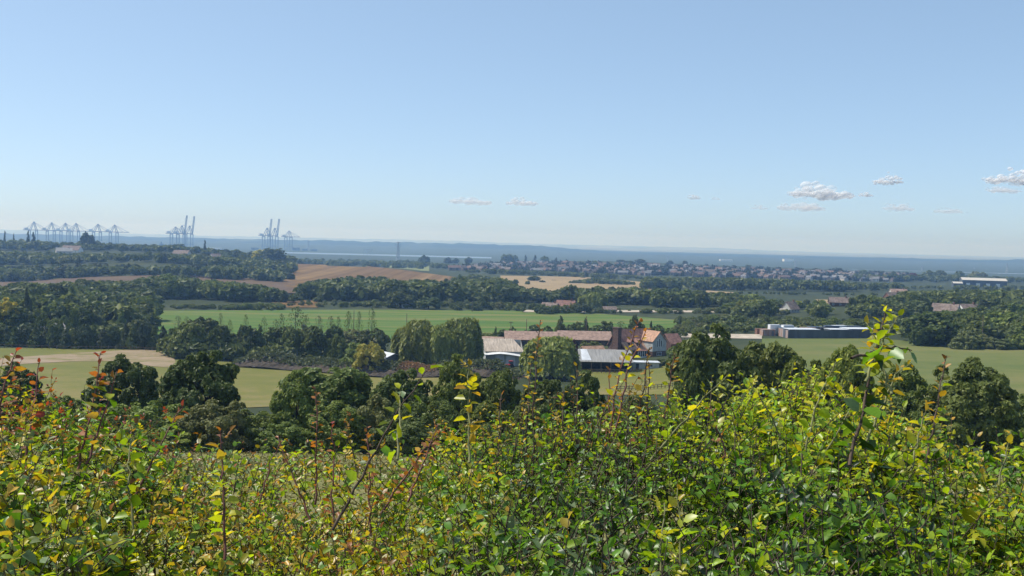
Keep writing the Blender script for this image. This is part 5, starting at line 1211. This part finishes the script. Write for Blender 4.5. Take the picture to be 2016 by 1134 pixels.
def sprig(lv, tw, base, dirv, L, nl, size, pal, tip=None, tipf=.35, comp=False):
    """a leafy twig: bent axis with alternate leaves, the youngest at the tip"""
    dirv = dirv / np.linalg.norm(dirv); side = np.cross(dirv, [0, 0, 1.0]); side = side / (np.linalg.norm(side) + 1e-6)
    bend = hg.normal(size=3) * .25; pts = []
    for k in range(4): f = k / 3; pts.append(base + dirv * L * f + bend * L * f * f * .5)
    pts = np.array(pts); tw.append(tube(pts, np.array([.0017, .0014, .001, .0006]) * (1 + L), 4))
    for k in range(nl):
        f = (k + .6) / nl; q = pts[0] + (pts[-1] - pts[0]) * f + bend * L * (f * f - f) * .2
        a = k * 2.4 + hg.uniform(-.5, .5); up = np.cross(side, dirv); radial = side * math.cos(a) + up * math.sin(a)
        d = radial * .9 + dirv * (.25 + .75 * f ** 3) + np.array([0, 0, .05]) + hg.normal(size=3) * .22
        nrm = np.array([0, 0, 1.0]) + dirv * .25 + hg.normal(size=3) * .45
        c = leafcol(pal[hg.integers(len(pal))])
        if tip and f > 1 - tipf: c = mixcol(pal[0], tip, min(1, (f - 1 + tipf) / tipf + .25))
        s = 1.28 * size * (1.0 - .45 * f ** 2) * hg.uniform(.5, 1.4)
        if comp:
            dd = d / np.linalg.norm(d); sd = np.cross(dd, nrm); sd /= np.linalg.norm(sd) + 1e-6
            for (u, v, sc) in ((1.0, 0, 1.0), (.62, .55, .8), (.62, -.55, .8), (.25, .5, .62), (.25, -.5, .62)):
                lv.add(q + dd * s * u * 1.0, dd * (.45 + .55 * (v == 0)) + sd * v * 1.5, nrm + hg.normal(size=3) * .2, s * .8 * sc, c * hg.uniform(.85, 1.15), 1.05)
        else: lv.add(q, d, nrm, s, c, hg.uniform(.6, 1.25))

# shrubs making up the hedge: centre column, distance, palette, tip colour, leaf size, label
SHRUBS = [
 (-60, 3.5, ['green', 'bronze', 'lime', 'yellow'], 'red', .025, 'red-leaved hedge shrub at the left edge with tall bronze shoots'),
 (150, 3.6, ['green', 'lime', 'lime', 'green'], 'red', .027, 'green and rust-tinted shrub below the thin red shoots, second along the hedge'),
 (330, 3.5, ['green', 'lime', 'pale', 'yellow'], 'bronze', .027, 'shrub with a dark red tip in front of the pale leafy bush'),
 (500, 3.4, ['lime', 'yellow', 'amber', 'lime', 'green'], 'bronze', .024, 'low thin shrub letting the daisy meadow show through'),
 (680, 3.4, ['lime', 'green', 'amber', 'yellow'], 'bronze', .023, 'low shrub of reddish twigs under the meadow edge'),
 (860, 3.5, ['green', 'lime', 'green', 'yellow'], 'amber', .024, 'shrub carrying the long slanting bare shoot beside the willows'),
 (1040, 3.6, ['green', 'deep', 'lime', 'green'], 'amber', .021, 'small-leaved thorny shrub under the tallest upright shoot'),
 (1210, 3.6, ['green', 'deep', 'lime', 'pale'], 'bronze', .021, 'small-leaved thorny shrub with several upright shoots before the farmhouse'),
 (1390, 3.5, ['green', 'lime', 'deep', 'lime'], 'yellow', .026, 'shrub with dark hollows and yellow-green sprays below the tall twin trees'),
 (1570, 3.5, ['lime', 'yellow', 'green', 'lime'], 'yellow', .030, 'bright yellow-green shrub in front of the open-branched tree'),
 (1740, 3.4, ['green', 'lime', 'yellow', 'deep'], 'yellow', .033, 'broad-leaved shrub carrying the tallest big-leaved shoot on the right'),
 (1910, 3.4, ['lime', 'green', 'yellow', 'green'], 'amber', .032, 'yellow-green shrub below the lone round tree on the right'),
 (2080, 3.4, ['lime', 'green', 'green', 'pale'], 'yellow', .031, 'green shrub at the right edge of the hedge'),
 (-40, 2.35, ['green', 'pale', 'lime', 'yellow'], 'amber', .030, 'broad-leaved shrub in the bottom left corner with pale green leaves'),
 (230, 2.3, ['lime', 'pale', 'green', 'yellow'], 'amber', .029, 'pale and lime-leaved shrub along the bottom, second from the left corner'),
 (480, 2.3, ['lime', 'yellow', 'green', 'lime', 'amber'], 'bronze', .025, 'amber-tipped shrub along the bottom below the meadow gap'),
 (730, 2.3, ['green', 'lime', 'yellow', 'amber', 'lime'], 'bronze', .024, 'amber and green shrub along the bottom under the slanting shoot'),
 (980, 2.3, ['green', 'lime', 'pale', 'green'], 'amber', .024, 'green shrub along the bottom with a single upright yellow sprig'),
 (1230, 2.35, ['deep', 'green', 'pale', 'green'], 'lime', .021, 'dark gappy shrub along the bottom with small pale leaves'),
 (1490, 2.3, ['green', 'lime', 'deep', 'green'], 'yellow', .025, 'green shrub along the bottom below the bright yellow-green one'),
 (1750, 2.3, ['green', 'deep', 'lime', 'green'], 'lime', .028, 'dark-hollowed green shrub along the bottom below the big-leaved shoot'),
 (2010, 2.3, ['lime', 'green', 'lime', 'yellow'], 'lime', .030, 'lime green shrub in the bottom right corner'),
]
INVIEW = len(SHRUBS)
for px, Y in ((-420, 3.4), (-700, 2.6), (2400, 3.3), (2700, 2.6)):
    SHRUBS.append((px, Y, ['green', 'lime', 'green', 'yellow'], 'amber', .028, f'hedge shrub continuing past the {"left" if px < 0 else "right"} edge of the picture'))
spos = []
for px, Y, *_ in SHRUBS: spos.append((at_depth(px, 800, Y)[0], Y))
spos = np.array(spos)
acc = [(Leaves(), []) for _ in SHRUBS]
NS = 12600 + 3600
for k in range(NS):
    y = 1.55 + (4.25 - 1.55) * hg.random() ** .9; x = hg.uniform(-1.22, 1.22) * y * .53 if k < 12600 else hg.choice([-1, 1]) * (y * .60 + hg.uniform(0, 1.7))
    zt = hedge_top(x, y)
    px = 1008 + FPX * x / y
    ds = (spos[:, 0] - x) ** 2 + ((spos[:, 1] - y) * .8) ** 2 + hg.normal(size=len(spos)) * .012; si = int(np.argmin(ds))
    _, _, pal, tip, size, _ = SHRUBS[si]
    # hollows: dark gaps where few sprigs reach the top
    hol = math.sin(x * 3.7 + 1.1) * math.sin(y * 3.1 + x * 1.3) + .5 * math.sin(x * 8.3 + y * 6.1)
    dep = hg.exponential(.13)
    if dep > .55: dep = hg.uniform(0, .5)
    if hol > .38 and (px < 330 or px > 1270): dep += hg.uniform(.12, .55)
    thin = (380 < px < 860) and y > 3.45
    if thin and hg.random() < .5: continue
    b = np.array([x, y, zt - dep - .07]); d = np.array([hg.normal() * .55, hg.normal() * .5 - .22, .62 + .4 * hg.random()])
    young = dep < .07 and hg.random() < (.38 if px < 900 else .24)
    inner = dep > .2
    pl = ['deep', 'green', 'green', 'deep'] if inner else pal  # shade put into the colour: sprigs deep in the hedge get darker leaves
    comp = hg.random() < (.22 if size > .023 else .08)
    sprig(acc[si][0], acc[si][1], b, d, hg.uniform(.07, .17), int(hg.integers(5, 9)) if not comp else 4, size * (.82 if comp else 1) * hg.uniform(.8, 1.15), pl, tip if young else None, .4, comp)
# loose sprays that break the outline of the hedge top
for k in range(520):
    y = hg.uniform(2.6, 4.2); x = hg.uniform(-1.15, 1.15) * y * .53; px = 1008 + FPX * x / y
    if 370 < px < 870 and hg.random() < .75: continue
    ds = (spos[:, 0] - x) ** 2 + ((spos[:, 1] - y) * .8) ** 2; si = int(np.argmin(ds)); _, _, pal, tip, size, _ = SHRUBS[si]
    b = np.array([x, y, hedge_top(x, y) - .05]); d = np.array([hg.normal() * .35, hg.normal() * .3, 1.0])
    sprig(acc[si][0], acc[si][1], b, d, hg.uniform(.08, .2), int(hg.integers(7, 12)), size * .72, pal, tip, .5, hg.random() < .2)
# main stems under the leaves
for si, (sx, sy) in enumerate(spos):
    for k in range(11):
        a = hg.uniform(0, 6.28); r = hg.uniform(.02, .12); g = gz(sx, sy); ex = sx + hg.normal() * .22; ey = sy + hg.normal() * .3
        zt = hedge_top(ex, max(1.5, ey)) - hg.uniform(.12, .34); b0 = np.array([sx + r * math.cos(a), sy + r * math.sin(a), g - .05])
        e = np.array([ex, ey, zt]); mid = (b0 + e) / 2 + hg.normal(size=3) * .05
        acc[si][1].append(tube(np.array([b0, (b0 + mid) / 2, mid, (mid + e) / 2 + hg.normal(size=3) * .02, e]), np.array([.011, .009, .007, .0045, .002]) * hg.uniform(.6, 1.1), 6))
roots = []
for si, ((lv, tw), (px, Y, pal, tip, size, lab)) in enumerate(zip(acc, SHRUBS)):
    r_ = empty('hedge_shrub', (0, 0, 0), 0, lab, 'shrub', None if si < INVIEW else 'hedge shrubs past the picture edge'); sx, sy = spos[si]; r_.location = (sx, sy, gz(sx, sy)); roots.append(r_)
    back = Matrix.Translation(-Vector(r_.location))
    for nm, me in (('foliage', lv.mesh('foliage')), ('branches', None)):
        if me is None: v, f = join(tw); me = np_mesh('branches', v, [f], [M['twig']], smooth=True)
        me.transform(back); link(bpy.data.objects.new(nm, me), r_)

# tall shoots that stand out of the hedge: parts of the shrub they grow from
def shoot(pts, Y, size, pal, tip, twig, nl, label, comp=0.0, thick=.0035, tipf=.3, droop=0.0, tipsize=.6, dens=1.0):
    """pts: the line of the shoot seen in the photograph, from base to tip, at distance Y"""
    P = np.array([at_depth(a, b, Y + .05 * i) for i, (a, b) in enumerate(pts)]); P = np.array([P[0] + (P[0] - P[1]) / np.linalg.norm(P[0] - P[1]) * .12] + list(P))
    cum = np.concatenate([[0], np.cumsum(np.linalg.norm(np.diff(P, axis=0), axis=1))]); Lt = cum[-1]
    fs = np.linspace(0, 1, 14); C = np.stack([np.interp(fs * Lt, cum, P[:, i]) for i in range(3)], 1); C[1:-1] += hg.normal(size=(12, 3)) * .0025
    x, y = P[1][:2]; si = int(np.argmin((spos[:, 0] - x) ** 2 + (spos[:, 1] - y) ** 2)); root = roots[si]; back = Matrix.Translation(-Vector(root.location))
    parts = [tube(C, thick * np.linspace(1.15, .35, 14), 6)]
    lv = Leaves()
    for k in range(nl):
        f = .10 + .9 * (k + .5) / nl; q = np.array([np.interp(f, fs, C[:, i]) for i in range(3)]); ax = unit(C[min(13, int(f * 13) + 1)] - C[int(f * 13) if f < 1 else 12])
        a = k * 2.4 + hg.uniform(-.6, .6); s1 = np.cross(ax, [0.3, 1, .2]); s1 /= np.linalg.norm(s1); s2 = np.cross(ax, s1); rad = s1 * math.cos(a) + s2 * math.sin(a)
        g = max(0, (f - 1 + tipf) / tipf); c = mixcol(pal[hg.integers(len(pal))], tip, min(1, g * 1.2)); sz = 1.35 * size * (1 - (1 - tipsize) * g) * hg.uniform(.7, 1.2)
        d = rad + ax * (.25 + .7 * g) + np.array([0, 0, -droop]) + hg.normal(size=3) * .2; nrm = np.array([0, -.1, 1.0]) + ax * .3 + hg.normal(size=3) * .5
        pet = q + d / np.linalg.norm(d) * sz * .25
        parts.append(tube(np.array([q, (q + pet) / 2, pet]), [.0012, .001, .0008], 4))
        if hg.random() < comp:
            dd = d / np.linalg.norm(d); sd = np.cross(dd, nrm); sd /= np.linalg.norm(sd) + 1e-6
            for (u, v, sc) in ((1.2, 0, 1.0), (.8, .5, .85), (.8, -.5, .85), (.4, .5, .7), (.4, -.5, .7)): lv.add(pet + dd * sz * u, dd * .7 + sd * v * 1.4, nrm + hg.normal(size=3) * .2, sz * .8 * sc, c * hg.uniform(.85, 1.15), 1.0)
        else: lv.add(pet, d, nrm, sz, c, hg.uniform(.9, 1.3))
        if hg.random() < .45:      # thorn
            parts.append(tube(np.array([q, q + rad * .006, q + rad * .011]), [.0014, .0009, .0002], 4))
    v, f = join(parts); me = np_mesh('shoot', v, [f], [M[twig]], smooth=True); me.transform(back)
    o = bpy.data.objects.new('shoot', me); link(o, root); o['label'] = label
    ml = lv.mesh('leaves'); ml.transform(back); link(bpy.data.objects.new('leaves', ml), o)
SH = [  # line, distance, leaf size, palette, tip, twig, leaves, label, extra
 ([(1200, 900), (1205, 800), (1232, 705), (1258, 632)], 3.3, .019, ['yellow', 'lime', 'amber'], 'bronze', 'red_twig', 44, 'tall upright shoot with reddish tip before the farmhouse', {}),
 ([(1222, 800), (1240, 715), (1274, 645)], 3.32, .018, ['yellow', 'amber'], 'bronze', 'red_twig', 26, 'second reddish-tipped shoot forking beside the tall one', {}),
 ([(1050, 930), (1052, 800), (1056, 700), (1064, 630)], 3.2, .018, ['pale', 'lime', 'amber'], 'bronze', 'twig', 50, 'tallest dark thorny shoot in front of the single willow', {}),
 ([(1036, 880), (1040, 780), (1046, 715)], 3.3, .018, ['lime', 'amber'], 'amber', 'twig', 22, 'shorter thorny shoot beside the tallest one', {}),
 ([(1135, 860), (1137, 780), (1136, 718)], 3.3, .02, ['lime', 'green'], 'amber', 'twig', 20, 'amber-tipped shoot before the timber barn', {}),
 ([(1196, 880), (1198, 790), (1201, 725)], 3.35, .017, ['lime', 'amber'], 'bronze', 'red_twig', 22, 'slim rusty shoot before the timber barn', {}),
 ([(1250, 880), (1264, 770), (1279, 684)], 3.3, .019, ['amber', 'yellow', 'lime'], 'bronze', 'twig', 34, 'upright shoot in front of the white low building', {}),
 ([(1272, 860), (1276, 780), (1277, 712)], 3.35, .019, ['lime', 'yellow'], 'amber', 'twig', 20, 'twin shoot in front of the white low building', {}),
 ([(1302, 880), (1314, 780), (1330, 696)], 3.3, .019, ['amber', 'lime'], 'bronze', 'red_twig', 30, 'rusty shoot at the edge of the twin trees', {}),
 ([(1330, 850), (1382, 790), (1435, 736)], 3.1, .025, ['lime', 'yellow'], 'yellow', 'young_twig', 24, 'yellow-green shoot leaning right below the twin trees', {'comp': .4}),
 ([(1548, 890), (1520, 820), (1476, 752)], 3.0, .027, ['lime', 'yellow'], 'yellow', 'young_twig', 24, 'yellow-green shoot leaning left below the twin trees', {'comp': .3}),
 ([(1590, 870), (1612, 780), (1650, 704)], 3.0, .025, ['lime', 'yellow'], 'yellow', 'young_twig', 26, 'pale upright shoot before the open-branched tree', {'tipsize': .5}),
 ([(1692, 830), (1712, 740), (1733, 665), (1745, 600)], 2.7, .037, ['deep', 'green', 'pale', 'deep'], 'yellow', 'twig', 40, 'tallest big-leaved shoot with hanging dark leaves on the right', {'droop': .5, 'tipf': .55, 'tipsize': .45, 'thick': .0042}),
 ([(1733, 690), (1752, 650), (1768, 622)], 2.72, .026, ['lime', 'yellow'], 'yellow', 'young_twig', 20, 'yellow tip branching from the big-leaved shoot', {'tipsize': .7}),
 ([(1730, 690), (1765, 680), (1795, 690)], 2.72, .036, ['deep', 'green'], 'green', 'twig', 7, 'side spray of dark leaves on the big-leaved shoot', {'droop': .8, 'tipsize': 1}),
 ([(1730, 700), (1715, 655), (1704, 634)], 2.72, .024, ['lime', 'amber'], 'amber', 'young_twig', 16, 'amber tip branching from the big-leaved shoot', {}),
 ([(1835, 850), (1850, 770), (1864, 700)], 3.2, .022, ['pale', 'amber', 'lime'], 'bronze', 'twig', 26, 'rusty-tipped shoot before the lone round tree', {}),
 ([(1965, 960), (1978, 900), (1990, 850)], 3.0, .026, ['lime', 'yellow'], 'amber', 'young_twig', 14, 'short shoot at the right before the dark tree', {}),
 ([(1730, 810), (1760, 740), (1795, 715)], 3.0, .024, ['amber', 'yellow'], 'amber', 'young_twig', 18, 'amber shoot right of the big-leaved shoot', {}),
 ([(700, 960), (760, 850), (795, 790), (846, 722)], 2.7, .029, ['lime', 'green', 'pale'], 'lime', 'twig', 18, 'long slanting bare shoot with few large leaves', {'thick': .0036, 'tipsize': .9, 'tipf': .2}),
 ([(924, 830), (924, 770), (924, 712)], 2.9, .026, ['yellow', 'amber'], 'amber', 'young_twig', 24, 'amber upright sprig in front of the willows', {'comp': .2}),
 ([(786, 830), (788, 790), (786, 765)], 2.7, .03, ['yellow', 'lime'], 'yellow', 'young_twig', 10, 'small yellow sprig on the slanting shoot', {}),
 ([(0, 800), (14, 735), (34, 684)], 3.0, .026, ['bronze', 'amber', 'green'], 'red', 'red_twig', 24, 'tall red-tipped shoot at the left edge', {}),
 ([(60, 830), (70, 765), (78, 712)], 3.1, .024, ['bronze', 'red'], 'red', 'red_twig', 20, 'red shoot near the left edge', {}),
 ([(170, 850), (188, 770), (198, 694)], 3.1, .024, ['bronze', 'amber', 'green'], 'red', 'red_twig', 26, 'thin red shoot in front of the second field-edge tree', {}),
 ([(196, 840), (214, 790), (230, 730)], 3.1, .034, ['amber', 'green', 'pale'], 'bronze', 'red_twig', 16, 'orange-leaved spray beside the thin red shoot', {}),
 ([(305, 900), (335, 840), (362, 800)], 3.1, .026, ['lime', 'pale', 'green'], 'red', 'red_twig', 22, 'spray with a dark red tip before the pale leafy bush', {}),
 ([(440, 1010), (438, 930), (434, 848)], 2.7, .030, ['yellow', 'amber', 'lime'], 'bronze', 'red_twig', 20, 'upright orange-tipped shoot in front of the meadow', {'comp': .3}),
 ([(255, 960), (250, 900), (262, 870)], 2.8, .032, ['lime', 'green'], 'amber', 'young_twig', 14, 'bright green spray before the broad green bush', {}),
 ([(622, 920), (624, 830), (620, 762)], 3.4, .016, ['amber', 'bronze'], 'bronze', 'red_twig', 28, 'thin rust-coloured shoot before the broad spreading tree', {}),
 ([(656, 960), (657, 890), (656, 832)], 3.3, .018, ['bronze', 'amber', 'lime'], 'red', 'red_twig', 24, 'rust-coloured shoot at the meadow edge', {}),
 ([(728, 980), (726, 900), (722, 840)], 3.3, .02, ['bronze', 'amber'], 'bronze', 'red_twig', 26, 'leafy rust shoot left of the slanting one', {}),
 ([(585, 960), (560, 900), (548, 858)], 3.4, .015, ['amber', 'lime'], 'bronze', 'red_twig', 12, 'thin leaning twig before the meadow', {}),
 ([(520, 960), (535, 905), (552, 868)], 3.4, .015, ['amber', 'lime'], 'bronze', 'red_twig', 10, 'thin twig leaning right before the meadow', {}),
 ([(790, 950), (830, 890), (880, 842)], 3.3, .019, ['bronze', 'amber', 'bronze'], 'red', 'red_twig', 34, 'red-brown spray under the dark meadow-edge bush', {}),
 ([(830, 920), (850, 870), (862, 835)], 3.3, .018, ['bronze', 'amber'], 'bronze', 'red_twig', 26, 'second red-brown spray under the dark meadow-edge bush', {}),
 ([(980, 890), (984, 830), (988, 775)], 3.3, .02, ['amber', 'lime', 'pale'], 'bronze', 'twig', 20, 'rusty sprig below the pale barn', {}),
 ([(1105, 900), (1108, 830), (1110, 768)], 3.3, .02, ['amber', 'lime'], 'amber', 'twig', 18, 'amber sprig below the single willow', {}),
 ([(1338, 1134), (1337, 1040), (1334, 960)], 2.2, .028, ['lime', 'yellow'], 'amber', 'young_twig', 20, 'upright yellow sprig over a dark hollow', {'comp': .3}),
 ([(1300, 1110), (1305, 1040), (1308, 990)], 2.2, .026, ['lime', 'yellow'], 'amber', 'young_twig', 14, 'amber-topped sprig in the dark hollow', {'comp': .5}),
 ([(1440, 930), (1418, 860), (1400, 800)], 3.1, .024, ['lime', 'bronze', 'green'], 'bronze', 'red_twig', 22, 'bronze sprig in the hollow below the twin trees', {}),
 ([(1620, 900), (1660, 830), (1690, 770)], 3.1, .026, ['lime', 'yellow', 'green'], 'yellow', 'young_twig', 26, 'yellow-green spray left of the big-leaved shoot', {'comp': .2}),
 ([(1800, 900), (1810, 850), (1826, 800)], 3.0, .03, ['yellow', 'lime'], 'amber', 'young_twig', 18, 'large-leaved yellow sprig below the lone round tree', {}),
]
for line, Y, size, pal, tip, twig, nl, lab, kw in SH: shoot(line, Y, size, pal, tip, twig, nl, lab, **kw)

# ------------------------------------------------------------------ haze over the valley
mt = bpy.data.materials.new('haze'); mt.use_nodes = True; n = mt.node_tree; n.nodes.clear()
pv = n.nodes.new('ShaderNodeVolumePrincipled'); pv.inputs['Color'].default_value = (.32, .56, 1.0, 1); pv.inputs['Density'].default_value = HAZE
pv.inputs['Absorption Color'].default_value = (1, 1, 1, 1)      # scatters only, blue most
pv.inputs['Anisotropy'].default_value = 0.25
on = n.nodes.new('ShaderNodeOutputMaterial'); n.links.new(pv.outputs[0], on.inputs['Volume'])
hz = MB().box(-17000, 17000, -400, 18300, -6, 175).build('haze', mt); hz['kind'] = 'stuff'
